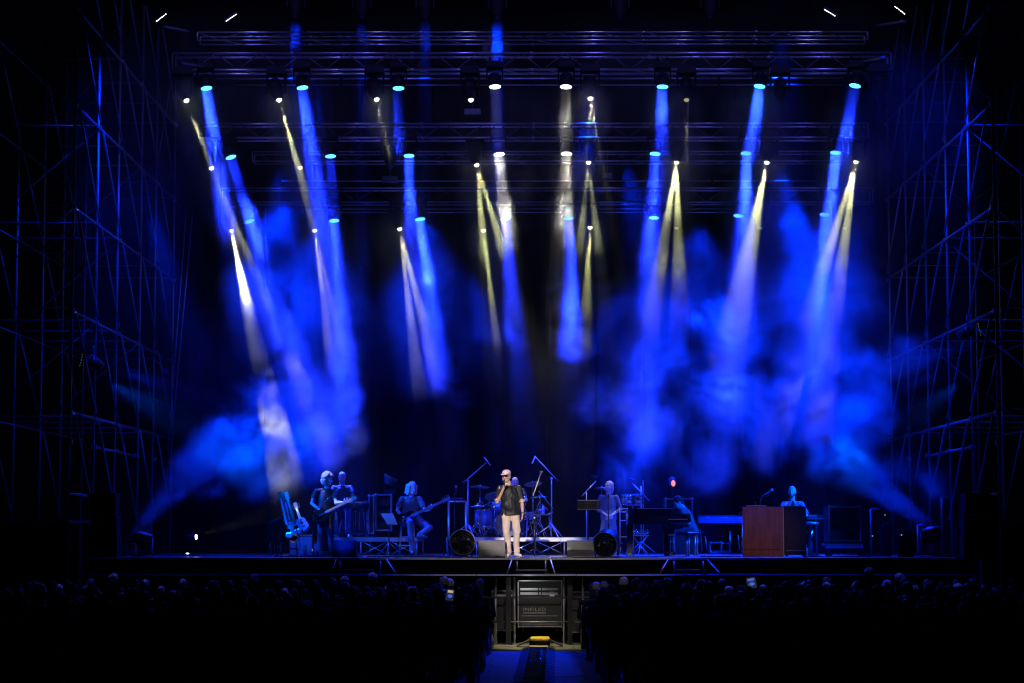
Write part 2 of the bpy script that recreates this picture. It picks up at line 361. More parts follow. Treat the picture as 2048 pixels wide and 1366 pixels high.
part('block', MB().box((.36, 42.6, .075), (.4, .3, .12)), M['rubber'], cb)
b0 = wthing('water_bottle', 'clear water bottle standing at the left foot of the stage', 'bottle', P(984, 1300, 42.2), 'water bottles')
bx = P(984, 1290, 42.0).x
part('bottle', MB().lathe([(.0, 0), (.04, 0), (.042, .17), (.018, .22), (.018, .26), (0, .26)], (bx, 42.0, .02)), M['bottle'], b0)
part('label', MB().lathe([(.0425, 0), (.0435, .002), (.0435, .07), (.0425, .072)], (bx, 42.0, .08)), M['label'], b0)
# ---------------------------------------------------------------- roof trusses
def truss(label, x0, x1, D, yt, yb, dep=.4, r=.022, ndiv=6, name='lighting_truss', lat=True):
    a = P(x0, yt, D); b = P(x1, yt, D); zt = P(1024, yt, D).z; zb = P(1024, yb, D).z
    t = wthing(name, label, 'truss', ((a.x + b.x) / 2, D, zt), 'roof trusses above the stage')
    L = (b.x - a.x) / ndiv
    ch = MB().tube((-L / 2 + .012, 0, 0), (L / 2 - .012, 0, 0), r, 8).mesh('chord', M['alu'])
    for z in (zt, zb):
        for y in (D, D + dep):
            for k in range(ndiv): share('chord', ch, t, (a.x + (k + .5) * L, y, z))
    if lat:
        h = zt - zb; pitch = .46; nb = int((b.x - a.x) / pitch)
        br = MB().tube((-pitch / 2, 0, -h / 2), (pitch / 2, 0, h / 2), .0095, 6).mesh('lattice_brace', M['greymetal'])
        bd = MB().tube((-pitch / 2, -dep / 2, 0), (pitch / 2, dep / 2, 0), .0095, 6).mesh('lattice_brace', M['alu'])
        for k in range(nb):
            x = a.x + (k + .5) * pitch
            share('lattice_brace', br, t, (x, D, (zt + zb) / 2), (0, 0, 0 if k % 2 else math.pi))
            if k % 2: share('lattice_brace', bd, t, (x, D + dep / 2, zb), (0, 0, 0 if k % 4 == 1 else math.pi))
        mj = MB()
        for k in range(1, ndiv):
            for z in (zt, zb):
                for y in (D, D + dep): mj.tube((a.x + k * L - .04, y, z), (a.x + k * L + .04, y, z), r * 1.35, 8)
        part('coupler', mj, M['steel'], t, kind='stuff')
        for xx in (a.x, b.x):
            for y in (D, D + dep): part('end_post', MB().tube((xx, y, zb), (xx, y, zt), .016), M['alu'], t)
    return t
truss('topmost shallow truss across the front of the roof', 395, 1735, 44.4, 64, 80, .4, .016)
truss('second truss from the top, carrying the first row of lights', 345, 1782, 45.7, 106, 139, .42, .024)
truss('third truss down, carrying the middle row of lights', 398, 1736, 48.9, 247, 275, .42, .022)
truss('shallow truss just below and behind the middle row of lights', 505, 1690, 50.3, 303, 322, .4, .018)
truss('lowest truss at the back of the roof above the lowest lights', 440, 1745, 51.5, 376, 404, .42, .02)
def bar(label, x0, x1, D, ys, r=.018):
    t = wthing('lighting_bar', label, 'bar', P((x0 + x1) / 2, ys[0], D), 'pipes in the roof')
    for y in ys:
        a = P(x0, y, D); b = P(x1, y, D); b.z = a.z = P(1024, y, D).z; L = (b.x - a.x) / 5
        me = MB().tube((-L / 2 + .03, 0, 0), (L / 2 - .03, 0, 0), r, 8).mesh('pipe', M['alu'])
        for k in range(5): share('pipe', me, t, (a.x + (k + .5) * L, D, a.z))
    return t
bar('pair of pipes right behind the first row of light heads', 430, 1690, 46.9, (157, 170))
bar('single pipe hanging over the lowest truss', 560, 1640, 50.9, (362,))
bar('pair of faint pipes under the lowest truss', 600, 1500, 52.4, (418, 425), .012)
# slanted roof pieces at the ends
for (label, pts) in (('short slanted roof tube at the upper left corner', ((328, 53), (375, 62))), ('pale slanted roof tube at the upper right corner', ((1812, 42), (1752, 51))),
                     ('slanted roof tube left of the first truss', ((365, 126), (412, 134))), ('slanted roof tube right of the first truss', ((1768, 114), (1725, 123)))):
    a = P(*pts[0], 43.8); b = P(*pts[1], 45.6)
    solo('roof_tube', MB().tube(a, b, .025), M['alu'], label, 'tube', 'slanted tubes at the roof corners', loc=a)
# ---------------------------------------------------------------- light fixtures
def hexpack(R_, n):
    out = [(0., 0.)]
    for k in range(1, n + 1):
        m_ = 6 * k
        for j in range(m_): a = 2 * math.pi * j / m_ + k * .2; out.append((R_ * k / n * math.cos(a), R_ * k / n * math.sin(a)))
    return out
def proto_wash(ledm, lab, name='wash_light'):
    t = thing(name, lab, 'stage light')
    part('base', MB().box((0, 0, 0), (.34, .2, .15), taper=.9).tube((-.1, 0, .07), (-.1, 0, .17), .02).tube((.1, 0, .07), (.1, 0, .17), .02), M['blackplastic'], t)
    part('yoke', MB().box((-.165, 0, -.2), (.03, .09, .34)).box((.165, 0, -.2), (.03, .09, .34)).box((0, 0, -.09), (.34, .09, .03)), M['blackplastic'], t)
    hd = part('head', MB().lathe([(.02, .16), (.1, .15), (.14, .05), (.145, -.1), (.135, -.125), (.02, -.125)], n=20), M['blackplastic'], t); hd.location = (0, 0, -.33)
    ln_ = part('lens', MB().lathe([(.124, -.127), (.124, -.133), (.01, -.134)], n=20), M['lensdark'], hd)
    md = MB()
    for (x, y) in hexpack(.108, 4): md.lathe([(.0118, -.1345), (.0128, -.139), (.003, -.141)], (x, y, 0), n=6)
    part('led', md, ledm, ln_, kind='stuff')
    return t
def proto_spot(lm, lab):
    t = thing('spot_light', lab, 'stage light')
    part('base', MB().box((0, 0, 0), (.42, .28, .16), taper=.9).tube((-.1, 0, .07), (-.1, 0, .17), .02).tube((.1, 0, .07), (.1, 0, .17), .02), M['blackplastic'], t)
    part('yoke', MB().box((-.19, 0, -.26), (.035, .12, .44)).box((.19, 0, -.26), (.035, .12, .44)).box((0, 0, -.1), (.38, .12, .035)), M['blackplastic'], t)
    hd = part('head', MB().lathe([(.03, .25), (.13, .23), (.15, .05), (.12, -.12), (.085, -.2), (.07, -.25), (.02, -.25)], n=20), M['blackplastic'], t); hd.location = (0, 0, -.42)
    part('lens', MB().lathe([(.056, -.251), (.05, -.27), (.035, -.288), (.015, -.296), (.002, -.297)], n=16), lm, hd)
    return t
POSN = ['far left', 'second from the left', 'third from the left', 'fourth from the left', 'fifth from the left', 'third from the right', 'second from the right', 'far right']
ROWN = {'A': 'front row', 'B': 'middle row', 'C': 'lowest row'}
def blurb(c): return 'white' if c is WHITE else 'cyan blue'
pw = {True: proto_wash(M['led_w'], 'x'), False: proto_wash(M['led_b'], 'x')}
ps = {1: proto_spot(M['led_y'], 'x'), .5: proto_spot(M['led_dim'], 'x'), 0: proto_spot(M['lensdark'], 'x')}
used = set()
def place(proto, lens, target, lab, group, drop):
    key = id(proto)
    t = proto if key not in used else copy_tree(proto)
    used.add(key)
    hd = [c for c in t.children if c.name.startswith('head')][0]
    d = (Vector(target) - Vector(lens)).normalized()
    root = Vector(lens) - d * drop[0] + Vector((0, 0, drop[1]))
    t.location = root; hd.rotation_euler = align(d)
    t['label'] = lab; t['group'] = group
    return t
cnt = {}
for (r, px, py, tx, ty, c, k, a) in WASH:
    i = cnt.get(('w', r), 0); cnt[('w', r)] = i + 1
    D = ROWD[r]; s = P(px, py, D); fall = (ty - py) / 4400 * D; tg = P(tx, ty, D - .2 * fall)
    place(pw[c is WHITE], s, tg, f'round {blurb(c)} wash light, {ROWN[r]}, {POSN[i]}', 'round wash lights under the roof trusses', (.14, .33))
    d = (tg - s).normalized(); disk_lamp('wash_lamp', s + d * .03, tg, WBLUE if c is BLUE else c, KW * k, a * 1.3, .22)
for (r, px, py, L) in SPOT:
    i = cnt.get(('s', r), 0); cnt[('s', r)] = i + 1
    D = ROWD[r] + .15; s = P(px, py, D)
    tx, ty = (L[0][0], L[0][1]) if L else (px, py + 200)
    fall = (ty - py) / 4400 * D; tg = P(tx, ty, D - (.45 if r == 'A' else .3) * fall)
    if len(L) > 1: tg = (tg + P(L[1][0], L[1][1], D - .3 * fall)) / 2
    dim = 0 if not L else (.5 if max(q[3] for q in L) < .15 or px == 1373 else 1)
    if px == 942: dim = 1
    st_ = {1: 'small bright yellow white', .5: 'small dim', 0: 'unlit black'}[dim]
    place(ps[dim], s, tg, f'{st_} spot light, {ROWN[r]}, {POSN[i]}', 'small spot lights under the roof trusses', (.295, .42))
    for (ax, ay, an, k) in L:
        if not k: continue
        e = P(ax, ay, D + (.15 if r == 'A' else -.6 if (px, ax) == (463, 560) else -.06) * (ay - py) / 4400 * D); lamp('spot_lamp', s + (e - s).normalized() * .05, e, YEL, KS * k, an, .035, .25)
# unlit profiles in the roof top and the added smoke fill lamps
tops = [(592, 36, .5), (724, 38, .25), (850, 38, .25), (995, 40, 1.0), (1240, 38, .0), (1420, 38, .0)]
for i, (px, py, k) in enumerate(tops):
    s = P(px, py, 46.8); tg = s + Vector((0, 0, -4))
    t = copy_tree(ps[0]); hd = [c for c in t.children if c.name.startswith('head')][0]; t.location = s + Vector((0, 0, .72)); hd.rotation_euler = (0, 0, 0)
    t['label'] = f'dark profile light high in the roof, {POSN[i]} of the top row'; t['group'] = 'dark lights in the roof top'
    if k: disk_lamp('roof_lamp', s, tg, BLUE, KW * .35 * k, 5, .24)
for (a, b, D, x, y, E, an, k) in SMOKE_FILL: lamp('smoke_fill_lamp', P(a, b, D), P(x, y, E), BLUE, KF * k, an, .15, .8)
for i, (px, py, ang) in enumerate(((462, 35, 35), (322, 35, 38), (1660, 25, -32), (1800, 20, -38))):
    c = P(px, py, 44.0); t = thing('led_batten', ['slanted dotted led batten near the top left of the roof, inner one', 'slanted dotted led batten at the top left corner', 'slanted dotted led batten near the top right of the roof, inner one', 'slanted dotted led batten at the top right corner'][i], 'led strip', c, 0, 'slanted led battens at the top')
    t.rotation_euler = (0, -R(ang), 0)
    part('housing', MB().box((0, 0, .02), (.3, .06, .05)), M['blackplastic'], t)
    for k in range(6): part('led', MB().ell((-.115 + k * .046, -.02, -.012), (.014, .01, .009), n=8, m=5), M['led_y'], t)
for i, (px, py, w_, h_) in enumerate(((780, 359, 32, 13), (945, 224, 32, 11), (640, 320, 20, 8), (1215, 352, 20, 10))):
    c = P(px, py, 50.0 if py > 300 else 47.5); t = wthing('cable_box', ['blue grey box hanging over the lowest truss left of middle', 'dim grey box hanging above the third truss near the middle', 'small dim box beside the middle row, left side', 'small dim box above the lowest truss, right of middle'][i], 'junction box', c, 'boxes hanging in the roof')
    part('box', MB().box(c, (w_ / 92, .16, h_ / 92)), M['greymetal'], t); part('hanger', MB().tube(c, c + Vector((0, 0, .5)), .008), M['steel'], t)
# ---------------------------------------------------------------- scaffold towers
def tower(label, xs, Ds, side):
    t = wthing('scaffold_tower', label, 'scaffold', (xs[0], Ds[0], 0), 'scaffold towers beside the stage')
    zs = [HC + q for q in (2.3, 4.25, 6.25, 8.25, 10.15)]; top = 14.2
    rnd = random.Random(5 if side > 0 else 9)
    for ix, x in enumerate(xs):
        std = MB().tube((0, 0, 0), (0, 0, top), .026 if ix == 0 else .022, 8).mesh('standard', M['steel'])
        for D in Ds:
            share('standard', std, t, (x + rnd.uniform(-.04, .04), D, 0))
            for z in (2.9,) if ix else (): pass
        for z in zs:
            part('ledger', MB().tube((x, Ds[0] - .15, z), (x, Ds[-1] + .1, z + rnd.uniform(-.03, .03)), .029 if ix == 0 else .02, 8), M['steel'], t)
        for k, (d0, d1) in enumerate(zip(Ds[:-1], Ds[1:])):
            for j in range(len(zs)):
                z0 = zs[j] - .02; z1 = (zs[j - 1] if j else 2.35) + .12
                if ix == 0 or (j + k) % 2 == ix % 2:
                    part('brace', MB().tube((x - side * .05, d0 + .12, z0), (x - side * .05, d1 - .1, z1), .024 if ix == 0 else .02, 7), M['steel'], t)
            if ix == 0: part('brace', MB().tube((x - side * .05, d0 + .12, top), (x - side * .05, d1 - .1, zs[-1] + .1), .022, 7), M['steel'], t)
    part('ledger', MB().tube((xs[0], Ds[1] - .1, 3.92), (xs[0], Ds[3] + .3, 3.9), .03, 8), M['steel'], t)
    part('ledger', MB().tube((xs[0], Ds[0] - .1, 2.93), (xs[0], Ds[0] + 1.7, 2.93), .03, 8), M['steel'], t)
    for k, D in enumerate(Ds):
        for j, z in enumerate(zs):
            part('transom', MB().tube((xs[0], D, z + .05), (xs[-1], D, z + .05), .014, 7), M['greymetal'], t)
            if j:
                for i in range(len(xs) - 1):
                    if (j + k) % 2 == 0 and k < 4: part('cross_brace', MB().tube((xs[i], D + .04, z), (xs[i + 1], D + .04, zs[j - 1] + .1), .014, 7), M['greymetal'], t)
    mj = MB()
    for D in Ds:
        for z in zs + [3.92]: mj.box((xs[0], D, z), (.1, .1, .09))
    part('coupler', mj, M['steel'], t, kind='stuff')
    return t
DL = [42.0, 44.4, 46.8, 49.3, 51.7, 54.2]
tower('tall scaffold tower of blue lit steel tubes on the left', (-8.62, -10.8), DL, -1)
tower('tall scaffold tower of blue lit steel tubes on the right', (9.1, 11.3), DL, 1)
for i, (a, b) in enumerate((((385, 430), (343, 880)), ((372, 430), (336, 900)), ((340, 176), (311, 352)))):
    p, q = P(*a, 52.5), P(*b, 52.5)
    solo('guy_cable', MB().tube(p, q, .018, 6), M['steel'], ['inner leaning cable beside the left tower', 'outer leaning cable beside the left tower', 'short leaning cable high beside the left tower'][i], 'cable', 'leaning cables left of the stage', loc=p)
for (px, side, lab) in ((214, -1, 'black speaker stack silhouette in front of the left tower'), (1953, 1, 'black speaker stack silhouette in front of the right tower')):
    c = P(px, 1000, 42.9); t = wthing('speaker_stack', lab, 'speaker', (c.x, 42.9, HS), 'speaker stacks at the stage sides')
    w_ = .5 if side < 0 else .62
    for k in range(3): b_ = part('cabinet', MB().box((c.x + k * .02 * side, 42.9, HS + .22 + k * .42), (w_, .5, .40)), M['blackplastic'], t); part('grille', MB().box((c.x + k * .02 * side, 42.64, HS + .22 + k * .42), (w_ - .05, .02, .35)), M['rubber'], b_)
for (x, w_, lab) in ((-11.1, 4.6, 'black side platform at the far left of the stage'), (11.4, 4.6, 'black side platform at the far right of the stage')):
    t = wthing('side_platform', lab, 'platform', (x, 43.2, 0), 'platforms beside the stage')
    part('deck', MB().box((x, 44.2, 2.42), (w_, 2.4, .06)), M['deck'], t); part('skirt', MB().box((x, 43.05, 1.2), (w_, .04, 2.38)), M['skirt'], t)
# ---------------------------------------------------------------- people
from mathutils import noise as mnoise
def flesh(name, mb, m, parent, vox, smooth=3, wob=0., wscale=9., label=None, kind=None):
    me = mb.mesh(name, m); o = bpy.data.objects.new(name, me); COL.objects.link(o)
    r = o.modifiers.new('r', 'REMESH'); r.mode = 'VOXEL'; r.voxel_size = vox; r.use_smooth_shade = True
    if smooth: s_ = o.modifiers.new('s', 'SMOOTH'); s_.iterations = smooth; s_.factor = .5
    bpy.context.view_layer.update()
    m2 = bpy.data.meshes.new_from_object(o.evaluated_get(bpy.context.evaluated_depsgraph_get()))
    bpy.data.objects.remove(o); m2.name = name
    if wob:
        n_ = len(m2.vertices); co = np.empty(n_ * 3, np.float32); no = np.empty(n_ * 3, np.float32)
        m2.vertices.foreach_get('co', co); m2.vertex_normals.foreach_get('vector', no) if False else m2.vertices.foreach_get('normal', no)
        co = co.reshape(-1, 3); no = no.reshape(-1, 3)
        w_ = np.array([mnoise.noise(Vector((c[0] * wscale * 1.6, c[1] * wscale * 1.6, c[2] * wscale * .7))) + .5 * mnoise.noise(Vector((c[0] * wscale * 3, c[1] * wscale * 3, c[2] * wscale * 1.4))) for c in co], np.float32)
        co += no * (w_ * wob)[:, None]; m2.vertices.foreach_set('co', co.ravel()); m2.update()
    m2.materials.clear(); m2.materials.append(m)
    m2.polygons.foreach_set('use_smooth', [True] * len(m2.polygons))
    o = bpy.data.objects.new(name, m2); COL.objects.link(o)
    if parent: o.parent = parent; ORG[o.name] = Vector((0, 0, 0))
    if label: o['label'] = label
    if kind: o['kind'] = kind
    return o
def V(*a): return Vector(a)
def hand(mb, wr, d, nrm, curl=.9, thumb=1, k=1.):
    """palm and five fingers: d along the hand, nrm out of the palm, thumb on the side thumb*(d x nrm)"""
    d = Vector(d).normalized(); nrm = Vector(nrm); nrm = (nrm - d * nrm.dot(d)).normalized(); s = d.cross(nrm).normalized() * thumb
    wr = Vector(wr)
    for t in (-.5, 0, .5): mb.rc(wr + s * t * .025 * k, wr + d * .085 * k + s * t * .052 * k, .016 * k, .0135 * k)
    for i, (t, L) in enumerate(((.72, .072), (.25, .08), (-.25, .074), (-.7, .058))):
        p = wr + d * .088 * k + s * t * .042 * k; a = 0.; c_ = curl * (1 + .08 * i)
        dd = d
        for q, (f, r) in enumerate(((.45, .0105), (.32, .0098), (.25, .009))):
            a += c_ * (.75 if q == 0 else 1.); dd = (d * math.cos(a) + nrm * math.sin(a)).normalized()
            e = p + dd * L * f * k; mb.rc(p, e, r * k, (r - .0006) * k); p = e
    p = wr + d * .02 * k + s * .026 * k; e = p + (d * .6 + s * .75 + nrm * .25).normalized() * .042 * k; mb.rc(p, e, .0135 * k, .0115 * k)
    f = e + (d * .8 + s * .1 + nrm * (.3 + .5 * curl)).normalized() * .032 * k; mb.rc(e, f, .0115 * k, .0095 * k)
def headframe(c, yaw, pitch=0., roll=0.):
    """yaw 0 looks at the camera (-y); positive yaw turns to picture right; pitch>0 looks down"""
    Rm = Matrix.Rotation(yaw, 3, 'Z') @ Matrix.Rotation(pitch, 3, 'X') @ Matrix.Rotation(roll, 3, 'Y')
    c = Vector(c)
    def h(x, f, z): return c + Rm @ Vector((x, -f, z))
    return h, Rm
def person(name_lab, loc, J, skin, top, bottom, shoe, sleeve=.5, girth=1., yaw=0., pitch=0., hairf=None, beard=0., belly=0., nohands=(), hc=(.9, .9), hn=None, rz=0., skirt=False, group='musicians on the stage', k=1., tee_len=.1, wob=.008):
    t = thing('person', name_lab, 'person', loc, rz, group)
    J = {a: Vector(b) for a, b in J.items()}
    g = girth
    h, Rm = headframe(J['head'], yaw, pitch)
    b = MB()
    b.ell(h(0, -.012, .035), (.078, .098, .088), Rm).ell(h(0, .02, -.02), (.066, .078, .098), Rm).rc(h(0, .03, -.06), h(0, .062, -.092), .046, .03)
    b.rc(h(-.045, .0, -.05), h(-.02, .06, -.088), .03, .026).rc(h(.045, .0, -.05), h(.02, .06, -.088), .03, .026)
    b.rc(h(0, .092, .008), h(0, .116, -.03), .010, .0155).ell(h(-.012, .1, -.034), .011).ell(h(.012, .1, -.034), .011)
    b.rc(h(-.045, .072, .028), h(-.012, .086, .026), .012, .012).rc(h(.045, .072, .028), h(.012, .086, .026), .012, .012)
    b.ell(h(0, .09, -.058), (.024, .012, .007), Rm).ell(h(0, .088, -.068), (.02, .012, .007), Rm)
    for s in (-1, 1):
        b.ell(h(s * .079, -.008, -.008), (.01, .02, .033), Rm).ell(h(s * .04, .07, -.028), (.024, .02, .02), Rm)
    nb = J['neck']
    b.rc(nb, h(0, -.025, -.055), .058 * g ** .5, .052)
    sl, sr, pv = J['shL'], J['shR'], J['pelvis']; ch = (sl + sr) / 2 + (pv - nb) * .22
    up = (nb - pv).normalized(); side = (sr - sl).normalized(); fw = side.cross(up).normalized()   # fw towards the viewer for a facing figure
    TR = Matrix((side, -fw, up)).transposed(); TL = min(1., (nb - pv).length / .52)
    if TL < 1: ch = (sl + sr) / 2 + (pv - nb) * .34
    b.rc(sl, sr, .046, .046).ell(ch, (.14 * g, .095 * g, .15 * TL), TR).ell((ch + pv) / 2, (.125 * g, .09 * g, .15), TR).ell(pv, (.15 * g, .1 * g, .11), TR)
    for s in 'LR':
        sh, el, wr = J['sh' + s], J['el' + s], J['wr' + s]
        b.rc(sh, el, .047 * g ** .5, .037).rc(el, wr + (el - wr) * .0, .037, .025)
        b.ell(el + (wr - el) * .25, .040)
        if s not in nohands:
            d = J.get('hd' + s, wr - el); nr = (J.get('hn' + s) if J.get('hn' + s) is not None else -side * (1 if s == 'R' else -1))
            hand(b, wr, d, nr, hc[0 if s == 'L' else 1], J.get('th' + s, Vector((1, 0, 0))).x, 1.02)
        hp, kn, an = J['hip' + s], J['kn' + s], J['an' + s]
        b.rc(hp, kn, .07 * g ** .5, .045).rc(kn, an, .045, .032).rc(an, J['toe' + s], .035, .028)
    body = flesh('body', b, skin, t, .0085, 2)
    # eyes, black and enlarged to put socket shade into the colour
    for s in (-1, 1): part('eye_socket_shade', MB().ell(h(s * .03, .083, .006), (.015, .009, .008), Rm, 8, 6), M['rubber'], body)
    # top
    if top is not None:
        c = MB(); o_ = .022
        c.rc(sl - up * .004, nb - up * .055, .054, .045).rc(sr - up * .004, nb - up * .055, .054, .045)
        HL = (sl + sr).length and ((sl + sr) / 2 - pv).dot(up)
        c.lathe([(.05 * g, HL + .055), (.095 * g, HL + .03), (.140 * g, HL - .02), (.165 * g, HL - .10), (.172 * g, HL * .6), (.168 * g, HL * .35), (.176 * g, .02), (.180 * g, -tee_len)], pv, TR, 28, 1.0, .66)
        if belly: c.ell((ch + pv) / 2 + fw * .05 - up * .04, (.15 * g, .1 + belly, .19), TR)
        for s in 'LR':
            sh, el, wr = J['sh' + s], J['el' + s], J['wr' + s]
            if sleeve <= 1: e = sh + (el - sh) * sleeve; c.ell(sh - V(0, 0, .012), .055).tube(sh - V(0, 0, .012), e, .054 * g ** .5, 16, .069 * g ** .5)
            else: c.rc(sh, el, .06 * g ** .5, .05).rc(el, el + (wr - el) * (sleeve - 1), .05, .036)
        # cut the neck opening and the hem by leaving them to the body below
        flesh('shirt', c, top, t, .0115, 2, wob, 7)
    if bottom is not None:
        c = MB()
        c.ell(pv - up * .02, (.155 * g, .11 * g, .12), TR)
        if skirt:
            an = (J['anL'] + J['anR']) / 2
            c.rc(pv, pv + (an - pv) * .5, .16 * g, .20 * g).rc(pv + (an - pv) * .5, an + (pv - an) * .12, .2 * g, .215 * g)
        else:
            for s in 'LR':
                hp, kn, an = J['hip' + s], J['kn' + s], J['an' + s]
                c.rc(hp, kn, .098 * g ** .5, .073).rc(kn, an + (kn - an).normalized() * .02, .071, .062)
        flesh('skirt' if skirt else 'trousers', c, bottom, t, .0125, 2, min(wob * 1.3, .017), 7)
    for s in 'LR':
        an, to = J['an' + s], J['toe' + s]; an2 = an - V(0, 0, .02); heel = an2 + (an - to).normalized() * .035
        c = MB(); zf = to.z
        c.rc(V(heel.x, heel.y, max(heel.z - .03, zf)), to, .042, .036).rc(an2, (an2 + to) / 2, .045, .04)
        flesh('shoe', c, shoe, t, .012, 2)
    if hairf: hairf(h, Rm, t)
    return t, h, Rm
def hair_short(m, r=1.0, back=.0):
    def f(h, Rm, t):
        c = MB().ell(h(0, -.03, .05), (.086 * r, .095 * r, .082 * r), Rm).ell(h(0, -.06, .0), (.078 * r, .06 * r, .08 + back), Rm)
        flesh('hair', c, m, t, .013, 2, .006, 30)
    return f
def hair_curly(m, R_=.125, n=170, seed=1):
    def f(h, Rm, t):
        rn = random.Random(seed); c = MB()
        for i in range(n):
            z = 1 - 2 * (i + .5) / n; a = i * 2.39996
            q = math.sqrt(1 - z * z); x, y = q * math.cos(a), q * math.sin(a)
            if y > .35 and z < .45: continue
            if z < -.85: continue
            c.ell(h(x * R_ * .93, y * R_ * .9 - .02, z * R_ * 1.08 + .02 - (.03 if z < 0 else 0)), rn.uniform(.019, .033), n=7, m=5)
        c.ell(h(0, -.03, .02), (.09, .085, .1), Rm)
        flesh('hair', c, m, t, .0085, 1)
    return f
def hair_long(m, L=.2):
    def f(h, Rm, t):
        c = MB().ell(h(0, -.025, .055), (.092, .1, .083), Rm)
        for s in (-1, 1):
            for k in range(4):
                c.rc(h(s * (.078 + .004 * k), .025 - .035 * k, .04), h(s * (.095 + .01 * (k % 2)), .02 - .04 * k, -L), .03, .02)
        c.rc(h(0, -.09, .02), h(0, -.1, -L), .06, .045)
        flesh('hair', c, m, t, .0125, 2, .008, 26)
    return f
def hair_pony(m):
    def f(h, Rm, t):
        c = MB().ell(h(0, -.03, .05), (.084, .096, .08), Rm).rc(h(0, -.1, .06), h(0, -.145, .07), .03, .035).rc(h(0, -.145, .07), h(.0, -.165, -.06), .038, .032).rc(h(0, -.165, -.06), h(0, -.15, -.15), .032, .015)
        flesh('hair', c, m, t, .0125, 2, .006, 30)
    return f
def beard(m, h, Rm, t, big=0.):
    c = MB().rc(h(-.06, .03, -.05), h(-.02, .075, -.1), .02, .024).rc(h(.06, .03, -.05), h(.02, .075, -.1), .02, .024).rc(h(-.02, .078, -.1), h(.02, .078, -.1), .027 + big, .027 + big).rc(h(-.02, .1, -.048), h(.02, .1, -.048), .008, .008)
    flesh('beard', c, m, t, .009, 1, .004, 50)
def feet(px, D, z=HS): v = P(px, 1000, D); return V(v.x, D, z)
def mic(parent, p, d, L=.16, m=None):
    """hand-held style microphone whose head is at p, body running along d"""
    d = Vector(d).normalized(); p = Vector(p)
    b = part('microphone', MB().tube(p, p + d * L, .017, 10, .012), m or M['blackmetal'], parent)
    part('mic_head', MB().ell(p - d * .008, .026, n=10, m=8), M['steel'], b)
def mic_stand(px, D, z, hp, boom=None, lab='', tri=.3, name='microphone_stand', micdir=None, hm=None, boomm=None, r=.011, group='microphone stands'):
    """pole from the floor to height hp (px of top given by boom start)"""
    f = feet(px, D, z); t = wthing(name, lab, 'stand', f, group); m_ = hm or M['blackmetal']
    for k in range(3):
        a = k * 2.094 + .5; part('leg', MB().tube((f.x, f.y, z + .17), (f.x + math.cos(a) * tri, f.y + math.sin(a) * tri, z + .012), .009, 6), m_, t)
    top = V(f.x, f.y, z + hp)
    part('pole', MB().tube((f.x, f.y, z + .1), top, r, 8), m_, t); part('clutch', MB().tube(top - V(0, 0, .5 * hp), top - V(0, 0, .5 * hp - .06), r * 1.8, 8), m_, t)
    if boom:
        a, b = boom; bm = part('boom', MB().tube(a, b, .009, 7).tube(top - V(0, .02, 0), top + V(0, .03, 0), .02, 8), boomm or m_, t)
        if micdir is not None: mic(t, b, micdir)
    elif micdir is not None: mic(t, top + V(0, 0, .04), micdir)
    return t
# ---------------------------------------------------------------- risers and the things on the stage
RZ = HS + .39
def riser(lab, px0, px1, D0, D1, nb):
    a = P(px0, 1075, D0).x; b = P(px1, 1075, D0).x
    t = wthing('riser', lab, 'riser', ((a + b) / 2, D0, HS), 'risers for the band')
    part('top', MB().box(((a + b) / 2, (D0 + D1) / 2, RZ - .045), (b - a, D1 - D0, .085)), M['steel'], t)
    part('floor_sheet', MB().box(((a + b) / 2, (D0 + D1) / 2, RZ - .0), (b - a - .02, D1 - D0 - .02, .01)), M['deck'], t)
    w_ = (b - a) / nb
    for i in range(nb + 1):
        for y in (D0 + .03, D1 - .03): part('leg', MB().tube((a + .03 + i * (w_ - .06 / nb), y, HS), (a + .03 + i * (w_ - .06 / nb), y, RZ - .08), .02, 8), M['alu'], t)
    for i in range(nb):
        x0, x1 = a + i * w_ + .06, a + (i + 1) * w_ - .06
        part('brace', MB().tube((x0, D0 + .02, HS + .03), (x1, D0 + .02, RZ - .1), .009, 6), M['alu'], t); part('brace', MB().tube((x1, D0 + .04, HS + .03), (x0, D0 + .04, RZ - .1), .009, 6), M['alu'], t)
    return t
riser('low riser with cross braced legs under the steel guitar player', 663, 836, 48.4, 51.5, 3)
riser('low riser with cross braced legs under the drum kit', 892, 1190, 49.2, 53, 5)
def wedge(px0, px1, D, lab, flip=1):
    a, b = P(px0, 1100, D).x, P(px1, 1100, D).x
    t = wthing('monitor_wedge', lab, 'monitor speaker', ((a + b) / 2, D, HS), 'floor monitors at the stage edge')
    pr = [(-.22, .0), (.24, .0), (.26, .12), (.02, .34), (-.2, .3)]     # y,z outline: sloping face away, back towards us
    mt = Matrix(((0, 1, 0, 0), (1, 0, 0, 0), (0, 0, 1, 0), (0, 0, 0, 1)))
    m_ = MB()
    n = len(pr); base = 0
    for x in (a, b):
        for (y, z) in [(-.2, .0), (.26, .0), (.3, .1), (.08, .345), (-.1, .335), (-.2, .13)]: m_.v.append(V(x, D + y, HS + .005 + z))
    m_.f = [[5, 4, 3, 2, 1, 0], [6, 7, 8, 9, 10, 11]] + [[k, (k + 1) % 6, 6 + (k + 1) % 6, 6 + k] for k in range(6)]; m_.sm = [0] * 8
    part('cabinet', m_, M['speaker'], t)
    th = math.atan2(.205, .1)
    part('back_panel', MB().box(((a + b) / 2, D - .158, HS + .24), (b - a - .05, .012, .2), Matrix.Rotation(-(math.pi / 2 - th), 3, 'X')), M['speaker'], t)
    part('grille', MB().box(((a + b) / 2, D + .2, HS + .23), (b - a - .06, .012, .3), Matrix.Rotation(math.atan2(.22, .245), 3, 'X')), M['grille'], t)
    for s in (0, 1):
        x = (b if s else a)
        for zz in (.09, .2): part('port', MB().box((x, D - .02, HS + zz), (.012, .08, .06)), M['rubber'], t)
    return t
